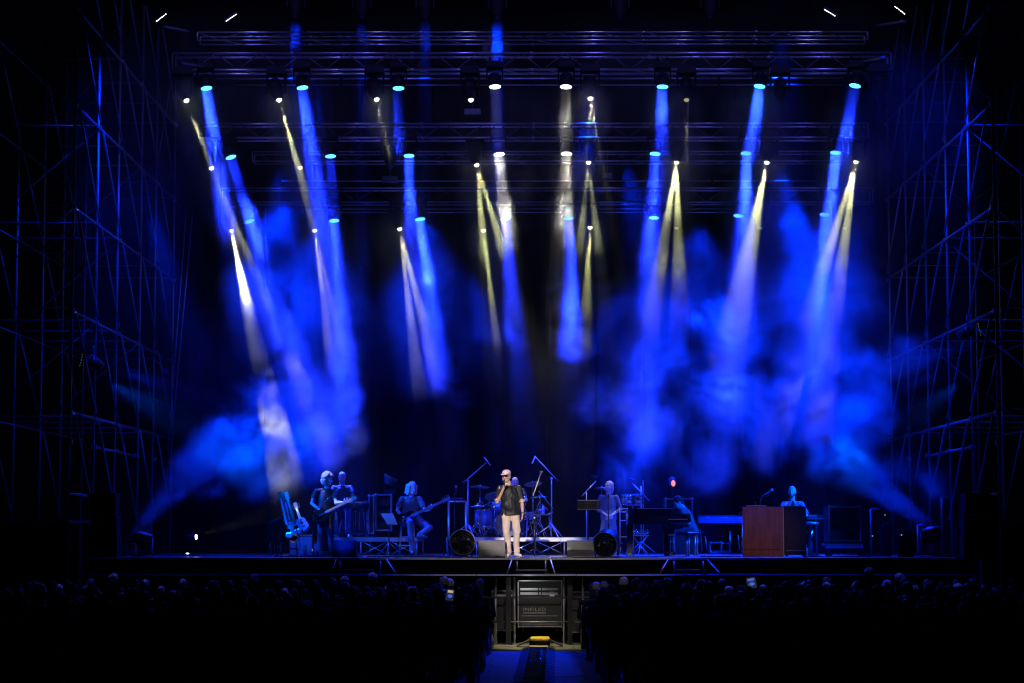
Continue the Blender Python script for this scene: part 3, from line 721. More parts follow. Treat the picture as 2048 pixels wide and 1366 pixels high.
wedge(665, 713, 45.0, 'blue lit floor monitor in front of the steel guitar riser')
wedge(957, 1010, 44.3, 'grey floor monitor left of the singer, beside the left drum fan')
wedge(1134, 1187, 44.2, 'grey floor monitor right of the singer, beside the right drum fan')
def drum_fan(px, D, rad, tilt, yaw, lab):
    f = feet(px, D); t = thing('drum_fan', lab, 'fan', f, yaw, 'drum fans at the stage edge')
    Rm = Matrix.Rotation(R(90) + tilt, 3, 'X'); c = V(0, 0, rad + .03)
    part('drum', MB().lathe([(rad * .985, -.17), (rad, -.18), (rad * 1.03, -.17), (rad * .99, 0), (rad * 1.03, .1), (rad, .12), (rad * .985, .1), (rad * .97, .0), (rad * .985, -.17)], c, Rm, 36), M['blackmetal'], t)
    for s_, y in ((1, .115), (-1, -.178)):
        for q in (.22, .42, .62, .82): 
            pts = [c + Rm @ V(math.cos(a) * rad * q, math.sin(a) * rad * q, y) for a in [k * math.pi / 10 for k in range(21)]]
            part('guard_ring', MB().path(pts, .0045, 4), M['chrome'], t)
        for k in range(12):
            a = k * math.pi / 6; part('guard_wire', MB().tube(c + Rm @ V(math.cos(a) * rad * .1, math.sin(a) * rad * .1, y), c + Rm @ V(math.cos(a) * rad * .99, math.sin(a) * rad * .99, y), .0038, 4), M['chrome'], t)
    pts = [c + Rm @ V(math.cos(a) * rad * 1.03, math.sin(a) * rad * 1.03, .12) for a in [k * math.pi / 16 for k in range(33)]]
    part('rim', MB().path(pts, .012, 6), M['steel'], t)
    part('motor', MB().lathe([(.0, -.12), (.07, -.11), (.08, 0), (.05, .06), (0, .07)], c, Rm, 16), M['blackplastic'], t)
    for k in range(4):
        a = k * math.pi / 2 + .3; m_ = MB()
        for j in range(5):
            q = .07 + j * (rad * .86 - .07) / 4; w_ = .05 + .045 * j
            for s_ in (-1, 1):
                ang = a + s_ * w_ / max(q, .09) * .45; m_.v.append(c + Rm @ V(math.cos(ang) * q, math.sin(ang) * q, s_ * (.035)))
        for j in range(4): m_.f.append([2 * j, 2 * j + 1, 2 * j + 3, 2 * j + 2]); m_.sm.append(1)
        o = part('blade', m_, M['lacquer'], t); sd = o.modifiers.new('thickness', 'SOLIDIFY'); sd.thickness = .004
    part('stand', MB().tube((-rad * 1.04, 0, rad), (-rad * .9, .1, .012), .013, 6).tube((rad * 1.04, 0, rad), (rad * .9, .1, .012), .013, 6).tube((-rad * .9, .1, .014), (rad * .9, .1, .014), .013, 6).tube((-rad * .8, -.16, .014), (rad * .8, -.16, .014), .013, 6).tube((-rad * .8, -.16, .014), (-rad * .9, .1, .014), .013, 6).tube((rad * .8, -.16, .014), (rad * .9, .1, .014), .013, 6), M['blackmetal'], t)
    return t
drum_fan(923, 44.5, .25, R(-12), R(12), 'round black drum fan at the stage edge left of the singer')
drum_fan(1211, 44.5, .25, R(14), R(-14), 'round black drum fan at the stage edge in front of the woman')
def strokes(parent, x0, x1, y, z, h, seed):
    rn = random.Random(seed); m_ = MB(); x = x0
    while x < x1:
        w_ = rn.uniform(.008, .022); hh = h * rn.uniform(.6, 1); m_.box((x + w_ / 2, y, z + rn.uniform(-.1, .1) * h), (w_, .004, hh)); x += w_ + .006
    part('logo', m_, M['ink'], parent)
# --- left group
def sq_table(px, D, w_, h, lab):
    f = feet(px, D); t = wthing('side_table', lab, 'table', f)
    part('table_top', MB().box((f.x, D, HS + h), (w_, .3, .03)), M['greymetal'], t)
    for sx in (-1, 1):
        for sy in (-1, 1): part('leg', MB().tube((f.x + sx * w_ * .45, D + sy * .12, HS + h), (f.x + sx * w_ * .48, D + sy * .14, HS), .009, 6), M['alu'], t)
    for k in range(3): part('brace', MB().tube((f.x - w_ * .4 + k * w_ * .28, D - .12, HS + h - .03), (f.x - w_ * .25 + k * w_ * .28, D - .14, HS + .03), .006, 5), M['alu'], t)
sq_table(552, 46.2, .24, .32, 'small folding table at the left end of the guitars')
def guitar(lab, base, topp, bm, nm, w_=.17, acoustic=False, tilt_y=.12, dep=.045, name='guitar', cat='guitar', group='guitars on the left stand', slots=3, bassy=False, face=None):
    """body centre at base, headstock end at topp (world points)"""
    base = Vector(base); topp = Vector(topp); ax = (topp - base).normalized(); L = (topp - base).length
    fc = Vector(face) if face else V(0, -1, 0); fc = (fc - ax * fc.dot(ax)).normalized(); sd = ax.cross(fc).normalized()
    Mx = Matrix((sd, -fc, ax)).transposed()
    t = wthing(name, lab, cat, base, group) if group else wthing(name, lab, cat, base)
    pts = []
    for k in range(40):
        a = 2 * math.pi * k / 40; z = math.cos(a); x = math.sin(a)
        ww = w_ * (1.0 - .13 * z - .24 * math.exp(-((z - .12) / .33) ** 2)); pts.append((x * ww, z * w_ * 1.28))
    if not acoustic:
        pts = [(x + (.0), z + (.05 * w_ * 4 if (abs(x) > w_ * .35 and z > w_ * .6) else (-.035 if abs(x) <= w_ * .35 and z > w_ * .8 else 0))) for x, z in pts]
    m4 = Matrix.Translation(base) @ Mx.to_4x4()
    part('guitar_body', MB().prism(pts, -dep, dep, m4), bm, t)
    nw = .026 if not bassy else .028
    def W(x, y, z): return m4 @ V(x, y, z)
    part('neck', MB().box(W(0, -dep - .008, (w_ * .8 + L - .1) / 2), (nw * 2, .03, L - .1 - w_ * .8), Mx), nm, t)
    part('headstock', MB().box(W(0, -dep - .006, L - .03), (.075, .022, .17), Mx), nm, t)
    hs = t
    for k in range(4 if bassy else 6):
        s_ = 1 if (k % 2 and not bassy) else -1; z = L - .09 + (k // (1 if bassy else 2)) * .045
        part('tuner', MB().tube(W(s_ * .035, -dep - .006, z), W(s_ * .07, -dep - .006, z), .007, 6).ell(W(s_ * .075, -dep - .006, z), .013, n=7, m=5), M['chrome'], hs)
    [part('string', MB().tube(W(q_, -dep - .03, -w_ * .5), W(q_, -dep - .03, L * .86), .0018, 4), M['steel'], t) for q_ in (-.012, 0., .012)]
    part('bridge', MB().box(W(0, -dep - .012, -w_ * .55), (.11, .02, .028), Mx), M['blackmetal'] if acoustic else M['chrome'], t)
    if acoustic: part('sound_hole', MB().lathe([(0, -.001), (.048, -.001), (.048, .002), (0, .002)], W(0, -dep - .001, w_ * .32), Mx @ Matrix.Rotation(R(90), 3, 'X'), 18), M['rubber'], t)
    else:
        for q in (.1, -.2): part('pickup', MB().box(W(0, -dep - .008, w_ * q), (.085, .016, .035), Mx), M['blackplastic'], t)
        for q in (.4, .8): part('knob', MB().ell(W(w_ * .55, -dep - .01, -w_ * q), .014, n=8, m=5), M['chrome'], t)
    return t
guitar('cream trimmed electric guitar leaning in the left of the stand', P(577, 1063, 46.2), P(561, 990, 46.5), M['cream'], M['guitar'], .11)
guitar('dark electric guitar leaning in the middle of the stand', P(586, 1068, 46.4), P(570, 997, 46.8), M['guitar'], M['guitar'], .14)
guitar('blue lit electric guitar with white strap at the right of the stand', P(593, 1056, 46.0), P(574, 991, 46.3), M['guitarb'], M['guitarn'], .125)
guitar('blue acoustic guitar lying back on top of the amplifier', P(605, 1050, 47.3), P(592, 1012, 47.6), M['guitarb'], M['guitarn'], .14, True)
o = solo('guitar_strap', MB().path([P(*q, 45.9) for q in ((591, 1057), (594, 1062), (595, 1070), (599, 1082), (600, 1092), (597, 1101), (604, 1106))], .014, 6), M['white'], 'white strap hanging down from the blue electric guitar', 'strap', loc=P(592, 1060, 45.9))
gs = wthing('guitar_stand', 'black guitar rack holding the instruments left of the amplifier', 'guitar stand', feet(577, 46.5))
f = feet(577, 46.5)
for s in (-1, 1): part('leg', MB().tube((f.x + s * .22, 46.3, HS), (f.x + s * .1, 46.6, HS + .75), .014, 6), M['blackmetal'], gs); part('foot', MB().tube((f.x + s * .22, 46.0, HS + .012), (f.x + s * .22, 46.7, HS + .012), .014, 6), M['blackmetal'], gs)
part('crossbar', MB().tube((f.x - .22, 46.25, HS + .72), (f.x + .2, 46.25, HS + .69), .016, 6), M['white'], gs); part('lower_bar', MB().tube((f.x - .24, 46.2, HS + .16), (f.x + .24, 46.2, HS + .16), .016, 6), M['blackmetal'], gs)
m_ = MB(); c = P(553, 1045, 46.1)
for i in range(9):
    x = c.x - .16 + i * .04; m_.rc((x, 46.1 + .03 * math.sin(i * 2.1), HS + .78 - abs(i - 5) * .02), (x - .03 + .01 * math.sin(i * 5), 46.1 + .04 * math.cos(i * 3), HS + .33), .03, .035)
jk = flesh('jacket', m_, M['tee'], None, .014, 2, .012, 9); jk['label'] = 'dark jacket draped over the left side of the guitar rack'; jk['category'] = 'jacket'
def combo(px0, px1, D, h, lab, m=M['amp'], z=HS, cat='amplifier', group='amplifiers on the stage', knobs=True):
    a, b = P(px0, 1000, D).x, P(px1, 1000, D).x; t = wthing('amplifier', lab, cat, ((a + b) / 2, D, z), group)
    part('cabinet', MB().box(((a + b) / 2, D + .15, z + h / 2), (b - a, .28, h)), M['blackplastic'], t)
    part('grille_cloth', MB().box(((a + b) / 2, D + .005, z + h * .45), (b - a - .04, .02, h * .82)), m, t)
    part('control_panel', MB().box(((a + b) / 2, D + .005, z + h * .93), (b - a - .04, .02, h * .07)), M['steel'], t)
    part('handle', MB().path([((a + b) / 2 - .1, D + .15, z + h), ((a + b) / 2 - .09, D + .15, z + h + .03), ((a + b) / 2 + .09, D + .15, z + h + .03), ((a + b) / 2 + .1, D + .15, z + h)], .01, 6), M['rubber'], t)
    if knobs:
        for k in range(6): part('knob', MB().tube((a + .08 + k * (b - a - .16) / 5, D - .004, z + h * .93), (a + .08 + k * (b - a - .16) / 5, D - .02, z + h * .93), .011, 8), M['chrome'], t)
    return t
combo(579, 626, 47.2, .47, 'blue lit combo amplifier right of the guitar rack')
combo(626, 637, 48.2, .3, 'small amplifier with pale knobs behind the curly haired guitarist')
def bottle(px, D, z, lab, h=.24, tilt=None, y=None):
    c = feet(px, D, z); t = wthing('water_bottle', lab, 'bottle', c, 'water bottles')
    b = part('bottle', MB().lathe([(0, 0), (.034, .004), (.036, h * .62), (.03, h * .72), (.014, h * .86), (.014, h * .93), (0, h * .93)], c, n=14), M['bottle'], t)
    part('cap', MB().lathe([(0, 0), (.016, 0), (.016, .02), (0, .02)], c + V(0, 0, h * .93), n=10), M['white'], b); part('label', MB().lathe([(.036, 0), (.0375, .004), (.0375, h * .25), (.036, h * .26)], c + V(0, 0, h * .25), n=14), M['label'], b)
bottle(611, 45.6, HS, 'water bottle on the floor in front of the combo amplifier')
bottle(1611, 46.1, HS, 'water bottle on the floor between the organ and the stool')
pb = wthing('pedalboard', 'black pedalboard full of small effect pedals at the guitarist feet', 'pedalboard', feet(652, 46.3))
c = feet(652, 46.3); part('board', MB().box((c.x, 46.3, HS + .03), (.62, .3, .04), Matrix.Rotation(R(10), 3, 'X')), M['blackmetal'], pb)
for k in range(7):
    p_ = part('pedal', MB().box((c.x - .26 + k * .087, 46.25 + .06 * (k % 2), HS + .08), (.065, .1, .05)), [M['chrome'], M['greymetal'], M['steel'], M['orange']][k % 4 if k != 3 else 1], pb); part('footswitch', MB().tube((c.x - .26 + k * .087, 46.22 + .06 * (k % 2), HS + .1), (c.x - .26 + k * .087, 46.22 + .06 * (k % 2), HS + .12), .012, 8), M['chrome'], p_)
mic_stand(627, 46.7, HS, .9, (P(627, 1023, 46.6), P(674, 981, 46.3)), 'boom microphone stand reaching across the curly haired guitarist', .25, micdir=V(.02, 0, -.3) , boomm=M['chrome'])
# pedal steel guitar on the riser
D = 49.0
a, b = P(668, 1010, D).x, P(737, 1010, D).x; zt = P(700, 1006, D).z
sg = wthing('steel_guitar', 'pedal steel guitar table with thin chrome rods on the riser', 'steel guitar', ((a + b) / 2, D, RZ))
part('cabinet', MB().box(((a + b) / 2, D + .1, zt - .06), (b - a, .3, .12)), M['lacquer'], sg)
part('neck', MB().box(((a + b) / 2, D + .08, zt + .015), (b - a - .1, .1, .03)), M['guitarn'], sg); part('strings', MB().box(((a + b) / 2, D + .08, zt + .034), (b - a - .06, .07, .003)), M['chrome'], sg)
part('tuning_head', MB().box((b - .08, D + .08, zt + .03), (.14, .12, .05)), M['chrome'], sg)
part('pedal_bar', MB().box(((a + b) / 2, D, RZ + .09), (b - a, .07, .04)), M['blackmetal'], sg)
for k in range(9): x = a + .06 + k * (b - a - .1) / 8; part('rod', MB().tube((x, D, zt - .12), (x + .035 * math.sin(k * 2) + .03, D, RZ + .1), .006 if k not in (0, 8) else .011, 6), M['chrome'], sg)
for s in (0, 1):
    for y in (0, .22): part('leg', MB().tube((a + .03 + s * (b - a - .06), D + y, zt - .1), (a + .03 + s * (b - a - .06), D + y, RZ + .008), .013, 8), M['chrome'], sg)
for k in range(4): part('pedal', MB().box((a + .1 + k * .1, D - .08, RZ + .05), (.03, .14, .012), Matrix.Rotation(R(14), 3, 'X')), M['chrome'], sg)
# open rack case on the riser
def open_case(px0, px1, py0, py1, D, lab, dep=.5, m=M['case_alu'], inside=True, shelves=3, group='rack cases on the stage', thick=.035):
    A = P(px0, py1, D); B = P(px1, py0, D); t = wthing('rack_case', lab, 'flight case', ((A.x + B.x) / 2, D, A.z), group)
    w_, h = B.x - A.x, B.z - A.z; cx_, cz = (A.x + B.x) / 2, (A.z + B.z) / 2
    for s in (-1, 1):
        part('side', MB().box((cx_ + s * (w_ / 2 - .01), D + dep / 2, cz), (.02, dep, h)), M['casep'], t)
        part('edge', MB().box((cx_ + s * (w_ / 2 - thick / 2), D - .005, cz), (thick, .02, h - thick * 2)), m, t)
        part('edge', MB().box((cx_, D - .005, cz + s * (h / 2 - thick / 2)), (w_, .02, thick)), m, t)
        part('lid', MB().box((cx_, D + dep / 2, cz + s * (h / 2 - .01)), (w_ - .05, dep, .02)), M['casep'], t)
        for s2 in (-1, 1): part('corner', MB().ell((cx_ + s * (w_ / 2 - .02), D - .012, cz + s2 * (h / 2 - .02)), .032, n=8, m=6), m, t)
    part('back', MB().box((cx_, D + dep - .01, cz), (w_ - .05, .02, h - .05)), M['casep'], t)
    if inside:
        rn = random.Random(int(px0))
        for k in range(shelves):
            zc = cz - h * .32 + k * h * .3; u = part('rack_unit', MB().box((cx_, D + .2, zc), (w_ - .1, .36, h * .2)), M['blackmetal'], t)
            for q in range(5): part('knob', MB().tube((cx_ - w_ * .32 + q * w_ * .16, D + .02, zc + rn.uniform(-.01, .01)), (cx_ - w_ * .32 + q * w_ * .16, D + .005, zc), rn.choice((.008, .012)), 8), M['chrome'], u)
    return t
open_case(750, 784, 988, 1062, 49.6, 'upright open flight case with blue lit edges behind the music stand', shelves=3)
open_case(736, 749, 990, 1068, 49.5, 'narrow flight case beside the upright one, left side', shelves=2)
for i in range(3):
    lp = [(735, 1015), (742, 1024), (738, 1040)][i]
mh = thing('moving_light', 'dark moving head light standing on the upright flight case', 'stage light', P(779, 988, 49.8))
part('base', MB().box((0, 0, .05), (.26, .26, .1), taper=.85), M['blackplastic'], mh); part('yoke', MB().box((-.12, 0, .22), (.03, .1, .28)).box((.12, 0, .22), (.03, .1, .28)).box((0, 0, .11), (.26, .1, .03)), M['blackplastic'], mh)
hd = part('head', MB().lathe([(.03, -.1), (.1, -.08), (.16, .06), (.17, .1), (.02, .1)], (0, 0, .3), Matrix.Rotation(R(25), 3, 'Y'), 18), M['greymetal'], mh)
mh2 = thing('moving_light', 'moving head light glowing red behind the pianist', 'stage light', P(1345, 984, 51.5))
part('pole', MB().tube((0, 0, -1.3), (0, 0, 0), .02, 8), M['blackmetal'], mh2); part('yoke', MB().box((0, 0, .12), (.05, .1, .26)), M['blackplastic'], mh2)
hd = part('head', MB().lathe([(.03, -.1), (.09, -.08), (.1, .1), (.02, .12)], (0, 0, .25), Matrix.Rotation(R(112), 3, 'X'), 18), M['greymetal'], mh2)
part('lens', MB().ell((.01, -.14, .2), (.05, .03, .075), n=12, m=8), M['led_red'], mh2)
# music stand with paper for the bassist
def music_stand(cx_px, D, corners, lab, z=HS, m=M['paper'], base=None, holes=False, mm=M['blackmetal']):
    c = feet(cx_px, D, z); t = wthing('music_stand', lab, 'music stand', c, 'music stands')
    q = [P(x, y, D + (.12 if i < 2 else -.03)) for i, (x, y) in enumerate(corners)]   # tl, tr, br, bl
    d_ = MB(); d_.v = q + [p + V(0, .02, -.004) for p in q]; d_.f = [[0, 3, 2, 1], [4, 5, 6, 7], [0, 1, 5, 4], [1, 2, 6, 5], [2, 3, 7, 6], [3, 0, 4, 7]]; d_.sm = [0] * 6
    if not holes: part('sheet', d_, m, t)
    mid = (q[0] + q[1] + q[2] + q[3]) / 4
    if holes:
        # frame bars and a grid of bars leave real openings
        W_ = (q[1].x - q[0].x); H_ = q[0].z - q[3].z
        part('rim', MB().box((mid.x, D, q[0].z - .01), (W_, .03, .022)).box((mid.x, D, q[3].z), (W_, .06, .02)), M['steel'], t)
        part('desk_panel', MB().box((mid.x - W_ * .02, D, mid.z), (W_ * .42, .012, H_ - .03)), M['blackmetal'], t)
        nx = 15
        for i in range(nx + 1):
            x = q[0].x + W_ * i / nx
            if abs(x - (mid.x - W_ * .02)) < W_ * .2: continue
            part('slat', MB().box((x, D, mid.z), (W_ / nx * .48, .012, H_ - .03)), M['blackmetal'], t)
        for j in range(6): part('slat', MB().box((mid.x, D + .006, q[3].z + .02 + (H_ - .03) * j / 5), (W_, .008, .02)), M['blackmetal'], t)
    part('lip', MB().box(((q[2].x + q[3].x) / 2, D - .05, q[3].z - .005), ((q[2].x - q[3].x), .05, .012)), mm, t)
    part('pole', MB().tube((c.x, D + .06, z + .1), (c.x, D + .06, q[3].z + .05), .014, 8), mm, t)
    for k in range(3):
        a = k * 2.094 + .4; part('leg', MB().tube((c.x, D + .06, z + .3), (c.x + math.cos(a) * .3, D + .06 + math.sin(a) * .3, z + .015), .009, 6), M['alu'], t)
    return t
music_stand(778, 46.3, ((761, 1027), (786, 1027), (795, 1049), (775, 1049)), 'music stand with tilted blue lit sheets in front of the bassist')
# bassist stool
def bar_stool(px, D, z, h, lab, w_=.34, m=M['alu'], seatm=M['blackplastic'], sq=True):
    c = feet(px, D, z); t = wthing('stool', lab, 'stool', c, 'stools of the band')
    part('seat', MB().lathe([(0, -.03), (w_ * .5, -.03), (w_ * .52, 0), (w_ * .46, .03), (0, .035)], c + V(0, 0, h), n=20), seatm, t)
    for sx in (-1, 1):
        for sy in (-1, 1): part('leg', MB().tube(c + V(sx * w_ * .38, sy * w_ * .38, h - .03), c + V(sx * w_ * .5, sy * w_ * .5, .005), .014, 8), m, t)
    for zz in (.3, .55): part('ring', MB().path([c + V(sx * w_ * (.49 - .1 * zz), sy * w_ * (.49 - .1 * zz), zz * h) for sx, sy in ((-1, -1), (1, -1), (1, 1), (-1, 1), (-1, -1))], .01, 6), m, t)
bar_stool(815, 47.9, HS, .74, 'tall metal bar stool under the seated bassist')
# rack frame left of the drum kit
fr = wthing('instrument_rack', 'open upright metal frame at the left end of the drum riser', 'rack', feet(912, 49.0), None)
for px in (897.5, 932): x = P(px, 1000, 48.9).x; part('upright', MB().tube((x, 48.9, RZ - .35), (x, 48.9, P(0, 1003, 48.9).z), .026, 8), M['alu'], fr)
xa, xb = P(897.5, 1000, 48.9).x, P(932, 1000, 48.9).x; part('crossbar', MB().tube((xa, 48.9, P(0, 1003, 48.9).z), (xb, 48.9, P(0, 1003, 48.9).z), .02, 8), M['alu'], fr); part('crossbar', MB().tube((xa, 48.9, HS + .3), (xb, 48.9, HS + .3), .02, 8), M['alu'], fr)
mic_stand(909, 47.8, HS, (1109 - 985) / 92, (P(911.5, 985, 47.8), P(912, 974, 47.7)), 'straight microphone stand in front of the open metal frame', .28, micdir=V(0, .1, -.3))
x0, x1 = P(902, 997, 47.75), P(925, 997, 47.75); solo('stand_shelf', MB().tube(x0, x1, .012, 6), M['chrome'], 'thin chrome bar clamped across the straight microphone stand', 'bar', loc=x0)
# centre microphone stand
cs = mic_stand(1069, 45.0, HS, .8, (P(1066, 992, 45), P(1081, 948, 45)), 'centre microphone stand with raised boom right of the singer', .34, hm=M['blackmetal'], boomm=M['cream'], r=.02)
part('clip', MB().ell(P(1082, 944, 45), .028, n=8, m=6).tube(P(1080, 950, 45), P(1085, 942, 45), .014), M['cream'], cs)
part('table_arm', MB().tube(P(1060, 995, 45), P(1084, 995, 45), .012), M['chrome'], cs)
# --- drum kit
def kit(px, D, z): c = feet(px, D, z); return c
KD = 50.3
dk = wthing('drum_kit', 'blue lit drum kit on the riser behind the singer', 'drum kit', feet(1015, KD, RZ))
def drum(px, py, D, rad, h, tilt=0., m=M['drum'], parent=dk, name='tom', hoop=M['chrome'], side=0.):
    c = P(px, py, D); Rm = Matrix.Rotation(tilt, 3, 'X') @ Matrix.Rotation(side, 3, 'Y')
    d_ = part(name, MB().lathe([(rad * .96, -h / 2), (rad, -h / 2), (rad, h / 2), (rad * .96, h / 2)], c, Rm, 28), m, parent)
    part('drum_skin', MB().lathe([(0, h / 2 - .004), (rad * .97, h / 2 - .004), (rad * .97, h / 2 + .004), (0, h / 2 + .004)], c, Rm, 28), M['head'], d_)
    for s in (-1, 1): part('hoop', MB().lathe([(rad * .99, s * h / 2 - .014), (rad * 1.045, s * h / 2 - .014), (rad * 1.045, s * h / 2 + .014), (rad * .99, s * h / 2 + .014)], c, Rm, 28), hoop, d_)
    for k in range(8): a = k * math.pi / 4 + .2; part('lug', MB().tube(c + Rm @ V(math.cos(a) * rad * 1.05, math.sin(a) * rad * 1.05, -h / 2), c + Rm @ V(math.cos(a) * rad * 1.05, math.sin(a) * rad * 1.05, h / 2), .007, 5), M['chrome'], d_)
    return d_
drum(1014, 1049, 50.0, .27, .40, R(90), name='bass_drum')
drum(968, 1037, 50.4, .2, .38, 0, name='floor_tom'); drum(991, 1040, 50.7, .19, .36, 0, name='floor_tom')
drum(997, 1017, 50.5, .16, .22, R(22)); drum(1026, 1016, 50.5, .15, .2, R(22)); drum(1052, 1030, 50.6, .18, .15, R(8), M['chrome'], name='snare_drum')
def cymbal(px, py, D, rad, tx, ty, parent, floor=RZ, m=M['brass'], lab=None):
    c = P(px, py, D); Rm = Matrix.Rotation(tx, 3, 'X') @ Matrix.Rotation(ty, 3, 'Y')
    d_ = part('cymbal', MB().lathe([(.0, .028), (.03, .024), (.05, .008), (rad * .6, .002), (rad, -.014), (rad, -.018), (rad * .6, -.002), (.03, .016), (0, .02)], c, Rm, 32), m, parent)
    part('wing_nut', MB().tube(c, c + Rm @ V(0, 0, .06), .008), M['chrome'], d_)
    part('cymbal_pole', MB().tube(c, V(c.x, c.y, floor + .35), .011, 8), M['chrome'], parent)
    for k in range(3): a = k * 2.094 + .9; part('cymbal_foot', MB().tube(V(c.x, c.y, floor + .38), V(c.x + math.cos(a) * .26, c.y + math.sin(a) * .26, floor + .012), .009, 6), M['chrome'], parent)
cymbal(960, 973, 50.2, .235, R(-6), R(2), dk); cymbal(989, 991, 50.0, .225, R(-24), R(-6), dk); cymbal(1066, 967, 50.4, .2, R(-16), R(-6), dk); cymbal(1080, 993, 50.9, .17, R(-4), 0, dk)
cymbal(955, 1012, 50.0, .16, R(-4), 0, dk)
for (pa, pb_) in (((966, 1012), (986, 1002)), ((986, 1004), (975, 1022)), ((1040, 1000), (1054, 990)), ((1078, 983), (1107, 1018)), ((1046, 1010), (1060, 1040)), ((1078, 1040), (1091, 1068)), ((1000, 1030), (980, 1066)), ((955, 1045), (944, 1068)), ((1060, 1044), (1066, 1068)), ((1104, 1024), (1092, 1030)), ((962, 1030), (958, 1068))):
    part('hardware_arm', MB().tube(P(*pa, 50.2), P(*pb_, 50.2), .011, 6).ell(P(*pa, 50.2), .022, n=7, m=5), M['chrome'], dk)
rk = random.Random(21)
for k in range(26):
    x_, y_ = rk.uniform(950, 1104), rk.uniform(1000, 1062); a_ = P(x_, y_, rk.uniform(49.7, 50.6)); d_ = V(rk.uniform(-.2, .2), rk.uniform(-.1, .1), rk.uniform(-.3, .1))
    part('hardware_arm', MB().tube(a_, a_ + d_, .009, 6).ell(a_, .02, n=7, m=5), M['chrome'], dk); 
    if k % 2: part('clamp', MB().box(a_ + d_, (.05, .04, .05)), M['chrome'], dk)
part('throne', MB().lathe([(0, -.05), (.16, -.05), (.17, 0), (.15, .03), (0, .03)], feet(1031, 51.3, RZ + .5)), M['blackplastic'], dk)
part('throne_pole', MB().tube(feet(1031, 51.3, RZ), feet(1031, 51.3, RZ + .46), .02), M['chrome'], dk)
dt = wthing('drum_side_table', 'small table with a bottle beside the drum kit, behind the centre stand', 'table', feet(1076, 49.8, RZ))
a, b = P(1050, 1029, 49.8), P(1104, 1029, 49.8); part('table_top', MB().box(((a.x + b.x) / 2, 49.9, a.z), (b.x - a.x, .35, .03)), M['greymetal'], dt)
for s in (a.x + .06, b.x - .06): part('leg', MB().tube((s, 49.9, a.z), (s + (.05 if s > 0.3 else -.03), 49.9, RZ + .01), .018, 6), M['drum'], dt)
bottle(1086, 49.8, P(0, 1029, 49.8).z + .015, 'water bottle standing on the small table by the drums', .19)
mg = wthing('mug', 'pale mug beside the bottle on the drummer table', 'mug', P(1079, 1028, 49.8)); part('cup', MB().lathe([(0, 0), (.035, 0), (.045, .1), (.04, .1), (.03, .01), (0, .01)], P(1079, 1027.5, 49.8) + V(0, 0, .01), n=14), M['shirtgrey'], mg); part('handle', MB().path([P(1079, 1027, 49.8) + V(-.04, 0, .08), P(1079, 1027, 49.8) + V(-.075, 0, .07), P(1079, 1027, 49.8) + V(-.04, 0, .03)], .007), M['shirtgrey'], mg)
def overhead(px, D, ptop, boom, micp, lab, z=RZ):
    c = feet(px, D, z); top = P(px, ptop, D); t = wthing('overhead_stand', lab, 'stand', c, 'tall boom stands over the drums')
    part('pole', MB().tube(c + V(0, 0, .2), top, .013, 8), M['steel'], t); part('joint', MB().ell(top, .032, n=10, m=6), M['steel'], t)
    part('boom', MB().tube(P(*boom[0], D - .05), P(*boom[1], D - .05), .012, 7), M['steel'], t); part('counterweight', MB().tube(P(*boom[0], D - .05), P(*boom[0], D - .05) + (P(*boom[1], D) - P(*boom[0], D)) * .12, .026, 8), M['blackmetal'], t)
    part('microphone', MB().tube(P(*micp[0], D - .08), P(*micp[1], D - .08), .016, 8), M['alu'], t)
    for k in range(3): a = k * 2.094 + .9; part('leg', MB().tube(c + V(0, 0, .3), c + V(math.cos(a) * .4, math.sin(a) * .4, .012), .012, 6), M['steel'], t)
overhead(936, 49.7, 962, ((926, 966), (973, 925)), ((968, 914), (981, 931)), 'tall boom stand with a microphone left of the drum kit')
overhead(1103, 49.9, 957, ((1117, 963), (1072, 915)), ((1064, 927), (1071, 912)), 'tall boom stand with a microphone right of the drum kit')
# --- woman's area
music_stand(1176, 46.6, ((1155, 1000), (1198, 1000), (1198, 1019), (1155, 1019)), 'black perforated music stand left of the woman', holes=True)
def boom_stand(px, D, ptop, boom, lab, micp=None, z=HS, m=M['steel']):
    c = feet(px, D, z); top = P(px, ptop, D); t = wthing('boom_stand', lab, 'stand', c, 'boom stands around the woman')
    part('pole', MB().tube(c + V(0, 0, .1), top, .012, 8), m, t); part('boom', MB().tube(P(*boom[0], D - .03), P(*boom[1], D - .03), .014, 7), M['alu'], t)
    if micp: part('microphone', MB().tube(P(*micp[0], D - .03), P(*micp[1], D - .03), .022, 8), M['blackmetal'], t)
    for k in range(3): a = k * 2.094 + .3; part('leg', MB().tube(c + V(0, 0, .3), c + V(math.cos(a) * .38, math.sin(a) * .38, .012), .011, 6), m, t)
boom_stand(1173, 48.8, 984, ((1164, 992), (1192, 962)), 'boom stand with raised arm above the perforated music stand', ((1183, 953), (1195, 954)))
boom_stand(1282, 50.2, 972, ((1265, 967), (1299, 1002)), 'boom stand with arm slanting down over the small chrome drums', ((1257, 958), (1271, 960)))
pcs = wthing('cymbal_stand', 'cymbal on a plain stand behind the woman', 'cymbal', feet(1200, 50.6)); cymbal(1203, 976, 50.6, .16, R(-5), R(2), pcs, HS)
pcs = wthing('cymbal_stand', 'thin straight rod stand behind the small chrome drums', 'stand', feet(1287, 51)); part('pole', MB().tube(feet(1287, 51), P(1286, 960, 51), .012), M['steel'], pcs)
vs = mic_stand(1217, 48.3, HS, (1109 - 990) / 91, None, 'straight dark microphone stand in front of the woman', .25, micdir=V(0, .25, -.4)); 
tb = wthing('timbales', 'pair of small chrome drums on a stand right of the woman', 'drums', feet(1266, 49.6))
drum(1255, 999, 49.6, .135, .2, R(8), M['chrome'], tb, 'timbale'); drum(1276, 999, 49.6, .125, .2, R(8), M['chrome'], tb, 'timbale')
